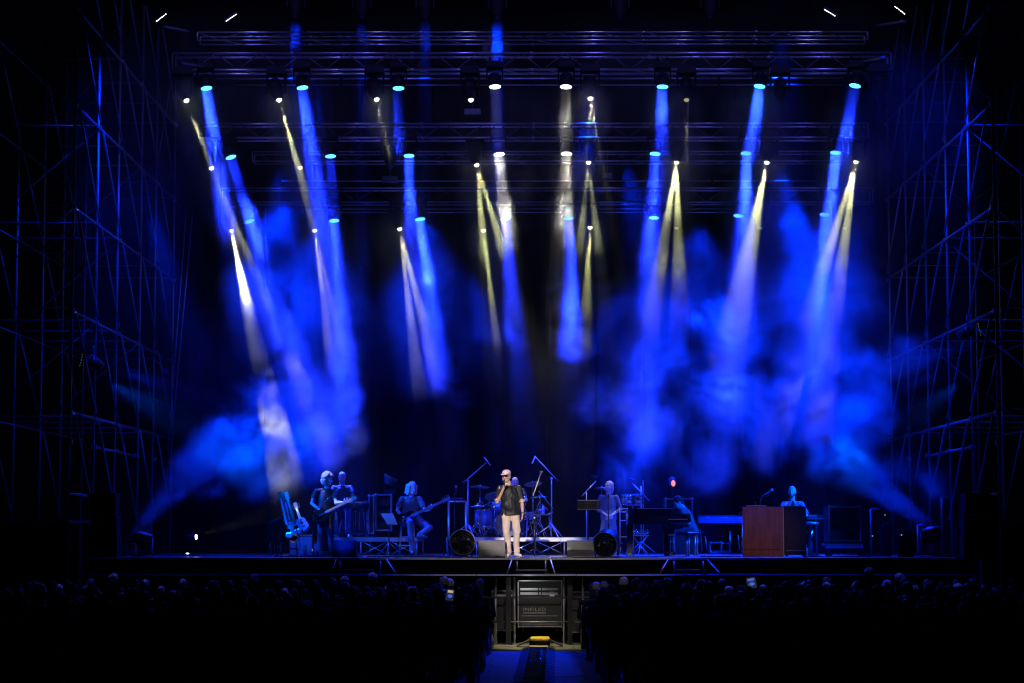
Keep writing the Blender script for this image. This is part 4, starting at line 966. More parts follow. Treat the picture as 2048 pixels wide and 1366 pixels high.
part('pole', MB().tube(feet(1266, 49.6), P(1266, 1006, 49.6), .02), M['chrome'], tb); part('cross_arm', MB().tube(P(1250, 1010, 49.6), P(1282, 1010, 49.6), .014), M['chrome'], tb)
for k in range(3): a = k * 2.094; part('leg', MB().tube(feet(1266, 49.6) + V(0, 0, .4), feet(1266, 49.6) + V(math.cos(a) * .35, math.sin(a) * .35, .01), .012), M['chrome'], tb)
pt = wthing('percussion_table', 'small table with shakers and blocks under the piano tail', 'table', feet(1283, 49)); a, b = P(1262, 1071, 49), P(1298, 1071, 49)
part('table_top', MB().box(((a.x + b.x) / 2, 49, a.z), (b.x - a.x, .3, .025)), M['steel'], pt); part('leg', MB().tube((a.x + .03, 49, a.z), (b.x - .03, 49, HS), .014), M['steel'], pt); part('leg', MB().tube((b.x - .03, 49.05, a.z), (a.x + .03, 49.05, HS), .014), M['steel'], pt)
for k in range(9): 
    solo('shaker', MB().ell((a.x + .03 + k * .042, 48.95 + .06 * (k % 2), a.z + .045 + .02 * (k % 3)), (.025, .03, .035 + .012 * (k % 3)), n=8, m=6), M['chrome'], 'small shiny percussion piece heaped on the table under the piano tail', 'percussion', 'percussion pieces heaped under the piano', loc=(a.x + .03 + k * .042, 48.95, a.z))
sm_ = wthing('clamp_stand', 'small pale stand with a clamp right of the right fan', 'stand', feet(1241, 45.6), 'microphone stands')
part('pole', MB().tube(P(1240, 1058, 45.6), P(1240, 1088, 45.6), .012), M['cream'], sm_); part('leg', MB().tube(P(1240, 1087, 45.6), P(1247, 1108, 45.6), .01), M['chrome'], sm_); part('leg', MB().tube(P(1240, 1087, 45.6), P(1236, 1108, 45.6), .01), M['chrome'], sm_); part('collar', MB().tube(P(1234, 1086, 45.6), P(1245, 1086, 45.6), .014), M['chrome'], sm_)
bs = wthing('percussion_rack', 'low box rack between the woman and the piano', 'rack', feet(1247, 48.4)); a, b = P(1240, 1074, 48.4), P(1255, 1074, 48.4)
for x in (a.x, b.x): part('upright', MB().tube((x, 48.4, HS), (x, 48.4, P(0, 1016, 48.4).z), .011), M['alu'], bs)
for y_ in (1018, 1024, 1041, 1074): z_ = P(0, y_, 48.4).z; part('crossbar', MB().tube((a.x, 48.4, z_), (b.x, 48.4, z_), .012), M['alu'], bs)
# --- grand piano
D = 46.9
A = P(1254, 1017, D); B = P(1382, 1017, D); zt, zb = A.z, P(0, 1049, D).z
gp = wthing('grand_piano', 'black grand piano with its side towards the audience', 'piano', ((A.x + B.x) / 2, D, HS))
out = [(A.x, D + .5), (A.x + .03, D + .15), (A.x + .15, D), (B.x - .42, D), (B.x - .42, D + 1.45), (A.x + 1.0, D + 1.45), (A.x + .75, D + .98), (A.x + .2, D + .85)]
def slabp(name, outline, z0, z1, m, parent):
    m_ = MB(); n = len(outline)
    for z in (z0, z1):
        for x, y in outline: m_.v.append(V(x, y, z))
    m_.f = [list(reversed(range(n))), [n + k for k in range(n)]] + [[k, (k + 1) % n, n + (k + 1) % n, n + k] for k in range(n)]; m_.sm = [0] * (n + 2)
    return part(name, m_, m, parent)
slabp('case', out, zb, zt - .035, M['lacquer'], gp); slabp('lid', [(x + (-.012 if x < A.x + .5 else .012), y + (-.014 if y < D + .3 else .01)) for x, y in out], zt - .032, zt, M['lacquer'], gp)
part('keybed', MB().box((B.x - .21, D + .72, P(0, 1041, D).z), (.42, 1.44, .07)), M['lacquer'], gp)
part('key_cheek', MB().box((B.x - .21, D + .02, P(0, 1034, D).z), (.4, .05, .14)), M['lacquer'], gp)
part('keys', MB().box((B.x - .12, D + .72, P(0, 1036, D).z), (.16, 1.22, .03)), M['key_w'], gp)
part('case_trim', MB().box((B.x - .28, D - .012, P(0, 1038.5, D).z), (.42, .012, .012)), M['case_alu'], gp)
part('lid_trim', MB().box((A.x + .62, D - .016, zt + .003), (.8, .01, .008)), M['case_alu'], gp)
for (x, y) in ((A.x + .07, D + .2), (B.x - .42, D + .12), (B.x - .45, D + 1.3)):
    l = part('leg', MB().box((x, y, (zb + HS + .08) / 2), (.11, .11, zb - HS - .08), taper=1.25), M['lacquer'], gp); part('caster', MB().tube((x, y - .02, HS + .04), (x, y + .02, HS + .04), .04, 10), M['brass'], l)
part('pedal_lyre', MB().box((B.x - .5, D + .7, HS + .3), (.08, .3, .5)), M['lacquer'], gp)
for k in range(3): part('pedal', MB().box((B.x - .4, D + .62 + k * .08, HS + .06), (.16, .03, .012)), M['brass'], gp)
open_case(1330, 1386, 996, 1040, 50.6, 'pale edged flight case standing behind the pianist', inside=True, shelves=1)
solo('case_stand', MB().box((P(1358, 0, 50.8).x, 50.85, HS + .22), (.6, .45, .44)), M['casep'], 'dark box under the pale edged flight case', 'case', loc=(P(1358, 0, 50.8).x, 50.85, HS))
pbn = wthing('piano_bench', 'piano bench with a pale cushion edge under the pianist', 'bench', feet(1384, 47.2)); c = feet(1384, 47.5)
zs_ = P(0, 1062, 47.2).z; part('seat', MB().box((c.x, 47.6, zs_ - .04), (.24, .7, .07)), M['blackplastic'], pbn); part('seat_edge', MB().box((c.x, 47.24, zs_ - .03), (.24, .012, .025)), M['paper'], pbn)
for sx in (-1, 1):
    for sy in (-1, 1): part('leg', MB().tube((c.x + sx * .09, 47.6 + sy * .3, zs_ - .07), (c.x + sx * .09, 47.6 + sy * .3, HS), .02), M['alu'], pbn)
for (px, pt_, w_) in ((1345, 1068, .03), (1341, 1074, .014), (1349, 1072, .012)):
    pass
ps_ = wthing('pedal_stand', 'upright white and blue stand tubes under the piano keys', 'stand', feet(1344, 46.6)); 
for px in (1341, 1345, 1348): part('tube', MB().tube(P(px, 1072, 46.6), P(px, 1106, 46.6), .009), M['cream'] if px == 1348 else M['chrome'], ps_)
part('top', MB().box(P(1343, 1070, 46.6), (.13, .1, .03)), M['alu'], ps_)
# --- keyboard on stand
D = 46.4; A = P(1397, 1032, D); B = P(1485, 1032, D)
kb = wthing('keyboard', 'long blue lit keyboard seen from behind, left of the organ', 'keyboard', ((A.x + B.x) / 2, D, A.z))
z0, z1, z2 = P(0, 1031, D).z, P(0, 1039.5, D).z, P(0, 1046.5, D).z
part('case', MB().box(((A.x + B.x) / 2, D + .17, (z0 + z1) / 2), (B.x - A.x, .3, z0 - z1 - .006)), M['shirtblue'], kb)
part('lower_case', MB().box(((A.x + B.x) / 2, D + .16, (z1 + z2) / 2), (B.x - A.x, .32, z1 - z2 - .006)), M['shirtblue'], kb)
part('top_edge', MB().box(((A.x + B.x) / 2, D + .015, z0 + .004), (B.x - A.x, .03, .01)), M['alu'], kb)
strokes(kb, A.x + .14, A.x + .24, D + .016, (z0 + z1) / 2 + .008, .026, 3); strokes(kb, A.x + .46, A.x + .62, D + .016, (z0 + z1) / 2 + .004, .024, 5)
for k in range(9): part('socket', MB().tube((A.x + .5 + k * .047, D, (z1 + z2) / 2), (A.x + .5 + k * .047, D - .012, (z1 + z2) / 2), .009, 8), M['chrome'], kb)
ks = wthing('keyboard_stand', 'dark keyboard stand with slanted pale tubes left of the organ', 'keyboard stand', feet(1441, 46.6))
for (a_, b_) in (((1400, 1047), (1404, 1104)), ((1410, 1072), (1414, 1100)), ((1484, 1047), (1484, 1105)), ((1460, 1062), (1460, 1105)), ((1476, 1070), (1479, 1100))): part('tube', MB().tube(P(*a_, 46.6), P(*b_, 46.6), .012), M['alu'], ks)
part('crossbar', MB().tube(P(1400, 1048, 46.6), P(1485, 1048, 46.6), .016), M['blackmetal'], ks)
for (x0, x1, y0, lab) in ((1419, 1444, 1084, 'small blue framed rack below the keyboard'),): open_case(x0, x1, y0, 1106, 47.2, lab, .3, M['amp'], True, 1, thick=.028)
open_case(1444, 1460, 1086, 1106, 47.3, 'small rack of knobs below the keyboard', .3, M['greymetal'], True, 1, thick=.02)
# --- organ
D = 45.3; A = P(1485, 1014, D); B = P(1565, 1014, D); C_ = P(1610, 1014, D)
og = wthing('organ', 'wooden organ console with a brown front panel and dark right side', 'organ', ((A.x + B.x) / 2, D, HS))
zt = A.z
part('front_panel', MB().box(((A.x + B.x) / 2, D, (HS + .1 + zt) / 2), (B.x - A.x, .05, zt - HS - .11)), M['wood'], og)
part('plinth', MB().box(((A.x + B.x) / 2, D + .0, HS + .055), (B.x - A.x + .005, .06, .1)), M['wood'], og)
part('corner_strip', MB().box((B.x + .012, D - .002, (HS + zt) / 2), (.02, .055, zt - HS)), M['guitarn'], og)
part('side', MB().box(((B.x + C_.x) / 2 + .02, D + .25, (HS + zt) / 2 + .02), (C_.x - B.x, .5, zt - HS - .04)), M['woodd'], og)
part('top', MB().box(((A.x + C_.x) / 2, D + .28, zt + .008), (C_.x - A.x, .6, .02)), M['woodd'], og)
part('top_trim', MB().box((A.x + .28, D - .03, zt + .022), (.42, .02, .01)), M['white'], og)
part('manual', MB().box(((A.x + C_.x) / 2, D + .66, zt - .14), (C_.x - A.x, .3, .08)), M['woodd'], og)
part('keys', MB().box(((A.x + C_.x) / 2, D + .66, zt - .09), (C_.x - A.x - .14, .26, .03)), M['key_w'], og)
part('pedal_rail', MB().box(((B.x + C_.x) / 2 + .03, D - .02, P(0, 1101, D).z), (C_.x - B.x - .06, .02, .02)), M['alu'], og)
part('panel_seam', MB().box(((A.x + B.x) / 2, D - .027, P(0, 1098.5, D).z), (B.x - A.x - .02, .006, .012)), M['woodd'], og); part('side_rail', MB().box((A.x + .02, D - .03, (HS + zt) / 2 + .02), (.03, .012, zt - HS - .15)), M['wood'], og); part('side_rail', MB().box((B.x - .02, D - .03, (HS + zt) / 2 + .02), (.03, .012, zt - HS - .15)), M['wood'], og)
for px in (1570, 1597): part('pull', MB().path([P(px - 3, 1073, D - .05), P(px, 1074.5, D - .06), P(px + 3, 1073, D - .05)], .007), M['chrome'], og)
om = wthing('desk_microphone', 'microphone on a gooseneck above the organ, pointing at the organist', 'microphone', P(1513, 1012, D)); part('neck', MB().path([P(1512, 1013, D + .1), P(1512, 1007, D + .1), P(1509, 1002, D + .1)], .012), M['chrome'], om); part('base', MB().box(P(1512, 1012, D + .1), (.1, .1, .03)), M['blackmetal'], om)
bm_ = wthing('boom_microphone', 'slanting microphone in front of the bald organist', 'microphone', P(1535, 985, 46.4))
part('body', MB().tube(P(1524, 992, 46.2), P(1541, 982.5, 46.4), .013, 8, .019), M['blackmetal'], bm_); part('mic_head', MB().ell(P(1544, 980, 46.4), .032, n=12, m=8), M['steel'], bm_); part('cable', MB().path([P(*q, 46.25) for q in ((1524, 993), (1529, 994), (1535, 992), (1537, 987))], .006), M['rubber'], bm_); part('pole', MB().tube(P(1523, 992, 46.2), P(1518, 1016, 46.2), .009), M['blackmetal'], bm_)
# --- right group
def round_stool(px, D, lab):
    c = feet(px, D); t = wthing('stool', lab, 'stool', c, 'stools of the band'); z_ = P(0, 1047, D).z
    part('seat', MB().lathe([(0, -.03), (.15, -.03), (.17, 0), (.15, .03), (0, .035)], V(c.x, c.y, z_), n=20), M['alu'], t); part('column', MB().tube((c.x, c.y, HS + .02), (c.x, c.y, z_ - .02), .035, 10), M['chrome'], t)
    part('base', MB().lathe([(0, 0), (.2, 0), (.19, .02), (.05, .04), (0, .04)], V(c.x, c.y, HS), n=20), M['blackmetal'], t)
round_stool(1622, 46.4, 'round metal stool right of the organ')
def small_table(px0, px1, py, D, lab, legpx, items=2):
    a, b = P(px0, py, D), P(px1, py, D); t = wthing('equipment_table', lab, 'table', feet((px0 + px1) / 2, D)); part('table_top', MB().box(((a.x + b.x) / 2, D, a.z), (b.x - a.x, .35, .03)), M['alu'], t)
    for px in legpx: x = P(px, 0, D).x; part('leg', MB().tube((x, D, a.z), (x, D, HS), .018), M['amp'], t)
    for k in range(items): x = a.x + (k + .5) * (b.x - a.x) / items; part('box', MB().box((x, D, a.z + .055), ((b.x - a.x) / items * .8, .2, .05)), M['greymetal'], t)
small_table(1615, 1656, 1037, 47.6, 'equipment table with two small boxes behind the round stool', (1643.5, 1620))
open_case(1657, 1722, 1012, 1083, 47.3, 'big dark flight case on the right part of the stage', .7, M['casep'], False)
bc = wthing('case_edge_strip', 'thin cream strip at the lower right edge of the big case', 'edge strip', P(1720, 1070, 47.2)); part('strip', MB().box(P(1720.5, 1071, 47.25), (.012, .012, .24)), M['cream'], bc)  # plain cream strip along the case edge
dl = wthing('dolly', 'silver edged dolly under the big dark flight case', 'dolly', feet(1690, 47.3)); a, b = P(1653, 1088, 47.2), P(1726, 1088, 47.2)
part('platform', MB().box(((a.x + b.x) / 2, 47.6, a.z - .02), (b.x - a.x, .75, .05)), M['alu'], dl); part('bumper', MB().box(((a.x + b.x) / 2, 47.21, a.z - .07), (b.x - a.x + .02, .03, .04)), M['shirtblue'], dl)
for s in (.1, .8): part('wheel', MB().tube((a.x + s, 47.3, HS + .05), (a.x + s, 47.36, HS + .05), .05, 12), M['rubber'], dl); part('wheel', MB().tube((a.x + s, 47.85, HS + .05), (a.x + s, 47.9, HS + .05), .05, 12), M['rubber'], dl)
for (px, y0, lab, D) in ((1741, 1018, 'thin upright stand right of the big dark case', 47), (1883, 995, 'thin upright pole at the right stage end', 45.5), (1835, 1050, 'short upright pole left of the right smoke machine', 47.5)):
    t = wthing('light_stand', lab, 'stand', feet(px, D), 'upright poles on the right'); part('pole', MB().tube(feet(px, D), P(px, y0, D), .022), M['steel'], t); part('base_plate', MB().box(feet(px, D) + V(0, 0, .012), (.3, .3, .02)), M['blackmetal'], t); part('top_arm', MB().tube(P(px, y0, D), P(px + 16, y0, D), .014), M['steel'], t)
for (x0, x1, y0, D, lab) in ((1750, 1790, 1030, 46.6, 'black covered equipment pile right of the big case'), (1790, 1850, 1040, 45.6, 'low black covered equipment pile near the right smoke machine'), (1895, 2000, 1035, 44.2, 'black covered gear at the right end of the stage'), (165, 248, 1040, 44.4, 'black covered gear at the left end of the stage')):
    a, b = P(x0, y0, D), P(x1, y0, D); m_ = MB(); rn = random.Random(x0)
    for k in range(7): m_.box((rn.uniform(a.x + .15, b.x - .15), D + rn.uniform(0, .25), HS + (a.z - HS) * rn.uniform(.25, .45)), (rn.uniform(.2, .4) * (b.x - a.x), .3, (a.z - HS) * rn.uniform(.5, .9)))
    o = flesh('covered_gear', m_, M['skirt'], None, .03, 4, .02, 4); o['label'] = lab; o['category'] = 'covered equipment'
def smoke_machine(px, D, py, flip, lab):
    c = P(px, py, D); t = wthing('smoke_machine', lab, 'smoke machine', c, 'smoke machines at the stage ends')
    Rm = Matrix.Rotation(R(12 * flip), 3, 'Y')
    part('body', MB().lathe([(.02, -.14), (.19, -.14), (.2, 0), (.19, .12), (.05, .14)], c + V(0, 0, -.18), Rm, 20), M['blackplastic'], t)
    part('hood', MB().lathe([(.05, .0), (.21, .0), (.2, .03), (.05, .06)], c + V(0, 0, -.05), Rm, 20), M['alu'], t)
    part('nozzle', MB().tube(c + V(-.08 * flip * -1, 0, -.02), c + V(-.12 * flip * -1, 0, .05), .03, 10), M['greymetal'], t)
    part('frame', MB().tube((c.x - .2, D, HS), (c.x - .2, D, c.z - .1), .014).tube((c.x + .2, D, HS), (c.x + .2, D, c.z - .1), .014).tube((c.x - .2, D, HS + .02), (c.x + .2, D, HS + .02), .014), M['cream'] if flip > 0 else M['steel'], t)
    return t
smoke_machine(286, 45.6, 1064, 1, 'smoke machine with a pale hood at the left stage end'); smoke_machine(1861, 45.6, 1054, -1, 'smoke machine with a pale hood at the right stage end')
cb_ = wthing('control_box', 'pale grey control box beside the left smoke machine', 'control box', feet(265, 44.6)); c = P(264, 1098, 44.6)
part('housing', MB().box(c, (.15, .2, .17)), M['speaker'], cb_); part('frame', MB().path([c + V(-.1, -.11, -.16), c + V(-.1, -.11, .11), c + V(.09, -.11, .11), c + V(.09, -.11, -.16)], .01), M['alu'], cb_)
# floor spot on the left and its lamp
fl = thing('floor_spot', 'small bright floor spot pointing right at the left of the stage', 'stage light', P(391, 1074, 47.2))
part('head', MB().lathe([(.03, -.16), (.07, -.14), (.08, .04), (.02, .05)], (-.05, 0, 0), Matrix.Rotation(R(75), 3, 'Y'), 14), M['blackplastic'], fl); part('lens', MB().ell((.02, -.03, 0), (.03, .03, .055), n=12, m=8), M['led_w'], fl); part('stand', MB().tube((-.05, 0, 0), (-.05, 0, -.42), .014), M['blackmetal'], fl)
s = P(394, 1073, 47.2); lamp('floor_spot_lamp', s, P(600, 1006, 48.0), YEL, KS * .12, 15, .03, .3)
# small coloured sparkle of cables and boxes along the stage edge
rn = random.Random(12)
def cable(pts, lab, r=.011, m=M['rubber'], group='cables on the stage floor'):
    pts = [V(p[0], p[1], HS + .012 + (p[2] if len(p) > 2 else 0)) for p in pts]; return solo('cable', MB().path(pts, r, 5), m, lab, 'cable', group, loc=pts[0])
def wig(px0, px1, D0, D1, n=24, amp=.06):
    a, b = feet(px0, D0), feet(px1, D1); return [(a.x + (b.x - a.x) * k / n, a.y + (b.y - a.y) * k / n + amp * math.sin(k * 1.1 + px0) + amp * .6 * math.sin(k * .37), .004 * (k % 2)) for k in range(n + 1)]
cable(wig(560, 665, 45.2, 45.6), 'black cable winding before the guitar rack and amplifier')
cable(wig(880, 1010, 43.8, 43.95, 30, .05), 'grey cable along the stage edge before the left fan', m=M['greymetal'])
cable([(feet(985, 43.9).x + .16 * math.cos(k * .35), 43.82 + .1 * math.sin(k * .35), .003 * k % .03) for k in range(34)], 'coiled pale cable beside the left grey floor monitor', .01, M['greymetal'])
cable(wig(1110, 1240, 43.85, 43.9, 30, .05), 'grey cable along the stage edge before the right fan', m=M['greymetal'])
cable(wig(1400, 1480, 45.9, 45.6, 24, .07), 'black cable on the floor below the keyboard'); cable(wig(1610, 1740, 45.2, 45.6, 24, .1), 'black cable on the floor below the dolly'); cable(wig(690, 900, 44.6, 45.2, 30, .12), 'long cable on the floor between the blue monitor and left fan')
for i, (px, py, D) in enumerate(((375, 1107, 46), (238, 1103, 44.2), (222, 1105, 44.2), (1745, 1072, 46.5), (1803, 1070, 45.2), (1770, 1030, 46.4))):
    c = P(px, py, D); solo('indicator_light', MB().ell(c, (.035 if i == 0 else .016, .01, .012), n=8, m=5), M['led_w'] if i == 0 else M['led_dim'], ['small white indicator light on the floor below the floor spot', 'tiny warm light at the left stage end, right one', 'tiny warm light at the left stage end, left one', 'tiny warm light on the thin upright stand', 'tiny warm light in the dark gear near the right smoke machine', 'tiny warm light on the covered pile by the big case'][i], 'indicator light', loc=c)
for (px, D, lab, side) in ((187, 43.6, 'spot fixture clamped inside the left tower', 1), (1934, 43.4, 'large spot fixture clamped on the right tower', -1)):
    c = P(px, 716 if side > 0 else 655, D); t = thing('tower_light', lab, 'stage light', c, 0, 'fixtures on the towers'); part('clamp', MB().tube((0, 0, 0), (0, 0, .25), .02), M['steel'], t); part('yoke', MB().box((0, 0, 0), (.04, .3, .06)), M['blackmetal'], t)
    part('head', MB().lathe([(.02, -.22), (.1, -.2), (.13, .1), (.04, .16)], (0, 0, -.08), Matrix.Rotation(R(-55 * side), 3, 'Y'), 16), M['greymetal'], t)
    for k in range(5): part('led', MB().ell((-.20 * side - .012 * k * side, -.1, .06 - k * .055), (.004, .004, .012), n=6, m=4), M['led_dim'], t)
bf = thing('small_flood', 'small pale blue flood hanging right of the left tower', 'stage light', P(332, 742, 51)); part('housing', MB().box((0, 0, 0), (.16, .12, .14), taper=.6), M['drum'], bf); part('bracket', MB().tube((0, 0, 0), (-.3, 0, .3), .012), M['steel'], bf)
# ---------------------------------------------------------------- the band
def std(px, D, H=1.78, z=0., lean=0.):
    s = H / 1.78
    return dict(pelvis=V(0, 0, .96 * s), neck=V(lean, -.01, 1.48 * s), head=V(lean, -.03, 1.665 * s), shL=V(-.185 + lean, 0, 1.42 * s), shR=V(.185 + lean, 0, 1.42 * s),
                elL=V(-.26, 0, 1.13 * s), elR=V(.26, 0, 1.13 * s), wrL=V(-.27, -.05, .88 * s), wrR=V(.27, -.05, .88 * s), hipL=V(-.09, 0, .92 * s), hipR=V(.09, 0, .92 * s),
                knL=V(-.11, -.02, .5 * s), knR=V(.11, -.02, .5 * s), anL=V(-.12, .02, .09), anR=V(.12, .02, .09), toeL=V(-.15, -.14, .035), toeR=V(.15, -.14, .035))
# singer
J = std(0, 0, 1.78, lean=-.05); J['neck'] = V(-.04, -.01, 1.47); J['head'] = V(-.085, -.05, 1.635)
J.update(shL=V(-.22, .0, 1.40), shR=V(.165, .01, 1.41), elL=V(-.265, -.10, 1.11), wrL=V(-.135, -.24, 1.39), hdL=V(.35, -.15, 1.), hnL=V(.6, .5, -.2), elR=V(.235, .03, 1.10), wrR=V(.245, -.03, .865), hdR=V(-.1, -.1, -1.), hnR=V(-1, .1, 0))
J.update(knL=V(-.085, -.05, .5), anL=V(-.03, .0, .1), toeL=V(-.06, -.16, .035), knR=V(.13, -.03, .5), anR=V(.12, .05, .1), toeR=V(.2, -.1, .035))
f = feet(1021, 44.6)
sg_, h, Rm = person('singer in black T-shirt, beige trousers and pink cap holding a microphone', f, J, M['skin'], M['tee'], M['chino'], M['shoe'], .72, 1.12, yaw=R(-22), pitch=R(8), hairf=hair_short(M['hair'], 1.0, .03), belly=.03, hc=(1.15, .35), tee_len=.12, group=None, wob=.022)
c = MB().ell(h(0, -.012, .062), (.092, .108, .075), Rm); flesh('cap', c, M['cap'], sg_, .009, 2)
m_ = MB()
for q, (y_, w_) in enumerate(((.075, .08), (.11, .078), (.14, .066), (.162, .04))):
    for s in (-1, 1): m_.v.append(h(s * w_, y_, .052 - q * .004))
m_.f = [[0, 1, 3, 2], [2, 3, 5, 4], [4, 5, 7, 6]]; m_.sm = [1] * 3
o = part('cap_peak', m_, M['cap'], sg_); sd = o.modifiers.new('thickness', 'SOLIDIFY'); sd.thickness = .008
gl = part('sunglasses', MB().ell(h(-.034, .092, .008), (.03, .012, .02), Rm, 12, 8).ell(h(.034, .092, .008), (.03, .012, .02), Rm, 12, 8).tube(h(-.03, .1, .014), h(.03, .1, .014), .005).tube(h(-.06, .085, .012), h(-.082, .0, .006), .004).tube(h(.06, .085, .012), h(.082, .0, .006), .004), M['glass'], sg_)
beard(M['hair'], h, Rm, sg_, -.012)
part('watch', MB().lathe([(.03, -.012), (.034, -.012), (.034, .012), (.03, .012)], J['wrR'] + V(0, 0, .03), n=16).box(J['wrR'] + V(.025, -.022, .03), (.02, .022, .026)), M['blackmetal'], sg_)
for s, kx in (('L', .72), ('R', .74)):
    p_ = J['sh' + s] + (J['el' + s] - J['sh' + s]) * kx; d_ = (J['el' + s] - J['sh' + s]).normalized(); rm = d_.to_track_quat('Z', 'Y').to_matrix()
    part('sleeve_hem', MB().lathe([(.062, .045), (.068, .045), (.068, .06), (.062, .06)], p_, rm, 20), M['white'], sg_)
mp = h(-.01, .135, -.062); md = (J['wrL'] + V(.02, -.06, .04)) - mp
mc = wthing('microphone', 'silver headed hand microphone held to the singer mouth', 'microphone', f + mp); mp = f + mp
part('body', MB().tube(mp, mp + md.normalized() * .22, .02, 12, .014), M['blackmetal'], mc); part('mic_head', MB().ell(mp, .03, n=14, m=10), M['steel'], mc)
# curly guitarist
J = std(0, 0, 1.8); J['neck'] = V(.02, -.01, 1.47); J['head'] = V(.04, -.04, 1.63)
J.update(shL=V(-.21, -.02, 1.38), shR=V(.17, .05, 1.38), elL=V(-.30, -.06, 1.12), wrL=V(-.05, -.2, .92), hdL=V(.9, -.1, -.25), hnL=V(0, 1, 0), elR=V(.22, -.1, 1.12), wrR=V(.38, -.2, 1.14), hdR=V(.7, -.1, .3), hnR=V(-.2, .4, .9))
f = feet(652, 47.0); ng, h, Rm = person('curly haired guitarist in black holding a dark guitar', f, J, M['skin2'], M['tee'], M['jeans'], M['shoeb'], .6, 1.0, yaw=R(62), pitch=R(10), hairf=hair_curly(M['hair'], .128), hc=(.5, .9), group=None)
guitar('dark semi hollow guitar played by the curly haired guitarist', f + V(-.10, -.2, .86), f + V(.62, -.2, 1.22), M['guitar'], M['guitarn'], .16, face=V(0, -1, .1), group=None, dep=.035)
# steel guitar player
def sit(H=0, z=0): return dict(pelvis=V(0, .12, .55), neck=V(0, .04, 1.05), head=V(0, -.02, 1.22), shL=V(-.19, .03, .99), shR=V(.19, .03, .99), elL=V(-.26, -.08, .75), elR=V(.26, -.08, .75), wrL=V(-.12, -.28, .74), wrR=V(.12, -.28, .74),
                                hipL=V(-.1, .1, .53), hipR=V(.1, .1, .53), knL=V(-.16, -.3, .52), knR=V(.16, -.3, .52), anL=V(-.16, -.25, .1), anR=V(.16, -.25, .1), toeL=V(-.18, -.4, .035), toeR=V(.18, -.4, .035))
J = {a: b + V(0, 0, .14) if a[:2] not in ('an', 'to') else b for a, b in sit().items()}
J.update(wrL=V(-.08, -.32, .82), wrR=V(.22, -.34, .80), hdL=V(.7, -.3, -.1), hnL=V(0, -.1, -1), hdR=V(.3, -.6, -.05), hnR=V(0, -.1, -1))
f = feet(684, 49.85, RZ); ng, h, Rm = person('bald bearded steel guitar player looking down', f, J, M['skin2'], M['tee'], M['jeansl'], M['shoe'], .6, 1.15, yaw=R(14), pitch=R(28), hairf=None, hc=(.4, .4), group=None)
beard(M['hair'], h, Rm, ng, .004)
sx = wthing('stool', 'low black stool under the steel guitar player', 'stool', f, 'stools of the band'); part('seat', MB().lathe([(0, -.04), (.17, -.04), (.18, 0), (.15, .03), (0, .03)], f + V(0, .14, .55)), M['blackplastic'], sx)
for k in range(3): part('leg', MB().tube(f + V(0, .14, .5), f + V(.22 * math.cos(k * 2.1), .14 + .22 * math.sin(k * 2.1), .01), .014), M['chrome'], sx)
# bassist
J = {a: b + V(0, 0, .30) if a[:2] not in ('an', 'to') else b for a, b in sit().items()}
J.update(neck=V(.0, .0, 1.30), head=V(.02, -.05, 1.47), shL=V(-.21, .0, 1.24), shR=V(.18, .02, 1.24), pelvis=V(-.03, .08, .84), hipL=V(-.1, .06, .82), hipR=V(.08, .06, .82), elL=V(-.31, -.06, .98), wrL=V(-.16, -.25, .83), hdL=V(.8, 0, -.4), hnL=V(0, 1, .1),
         elR=V(.3, -.1, .98), wrR=V(.40, -.22, .99), hdR=V(.45, -.1, .55), hnR=V(-.5, .6, .2), knL=V(-.02, -.32, .73), anL=V(.02, -.18, .22), toeL=V(.02, -.34, .16), knR=V(.40, -.22, .60), anR=V(.18, -.3, .44), toeR=V(.34, -.38, .40))
f = feet(823, 48.0); J['anL'] = V(.03, -.2, .1); J['toeL'] = V(.03, -.36, .035)
ng, h, Rm = person('long haired bassist in a T-shirt sitting on a tall stool', f, J, M['skin2'], M['shirtgrey'], M['jeansl'], M['shoeb'], .75, 1.08, yaw=R(30), pitch=R(14), hairf=hair_long(M['blond'], .14), hc=(.5, .9), group=None)
beard(M['blond'], h, Rm, ng, .0)
guitar('dark electric bass with a long pale neck on the bassist lap', f + V(-.1, -.24, .80), f + V(.80, -.26, 1.22), M['lacquer'], M['jeansl'], .16, face=V(0, -1, .1), name='bass_guitar', cat='bass', group=None, dep=.03, bassy=True)
# drummer
J = sit(); J = {a: b + V(0, 0, .1) if a[:2] not in ('an', 'to') else b for a, b in J.items()}; J.update(head=V(0, -.02, 1.27), neck=V(0, .04, 1.1))
f = feet(1030, 51.2, RZ); ng, h, Rm = person('bald drummer half hidden behind the singer', f, J, M['skin2'], M['tee'], M['jeans'], M['shoeb'], .6, 1.05, yaw=R(10), pitch=R(20), group=None, hc=(1, 1))
for s in 'LR':
    w0 = f + J['wr' + s]; t = wthing('drum_stick', f'drum stick in the {"left" if s == "L" else "right"} hand of the bald drummer', 'drum stick', w0, 'drum sticks'); part('stick', MB().tube(w0 + V(0, 0, .02), w0 + V(-.12 if s == 'L' else .12, -.32, .08), .007), M['guitarn'], t)
# woman
J = std(0, 0, 1.63); J.update(elL=V(-.25, .0, 1.02), elR=V(.27, .0, 1.02), wrL=V(-.05, -.18, .88), wrR=V(.06, -.18, .88), hdL=V(.8, -.1, -.5), hdR=V(-.8, -.1, -.5), hnL=V(0, .9, .3), hnR=V(0, .9, .3), shL=V(-.165, 0, 1.28), shR=V(.165, 0, 1.28))
J['head'] = V(0, -.03, 1.52); J['neck'] = V(0, 0, 1.35)
f = feet(1217, 48.9); ng, h, Rm = person('woman with a blonde ponytail and lace dress, hands folded', f, J, M['skin2'], M['dress'], M['dress'], M['shoe'], 1.5, 1.0, yaw=R(-35), pitch=R(-4), hairf=hair_pony(M['blond']), skirt=True, hc=(.4, .4), group=None)
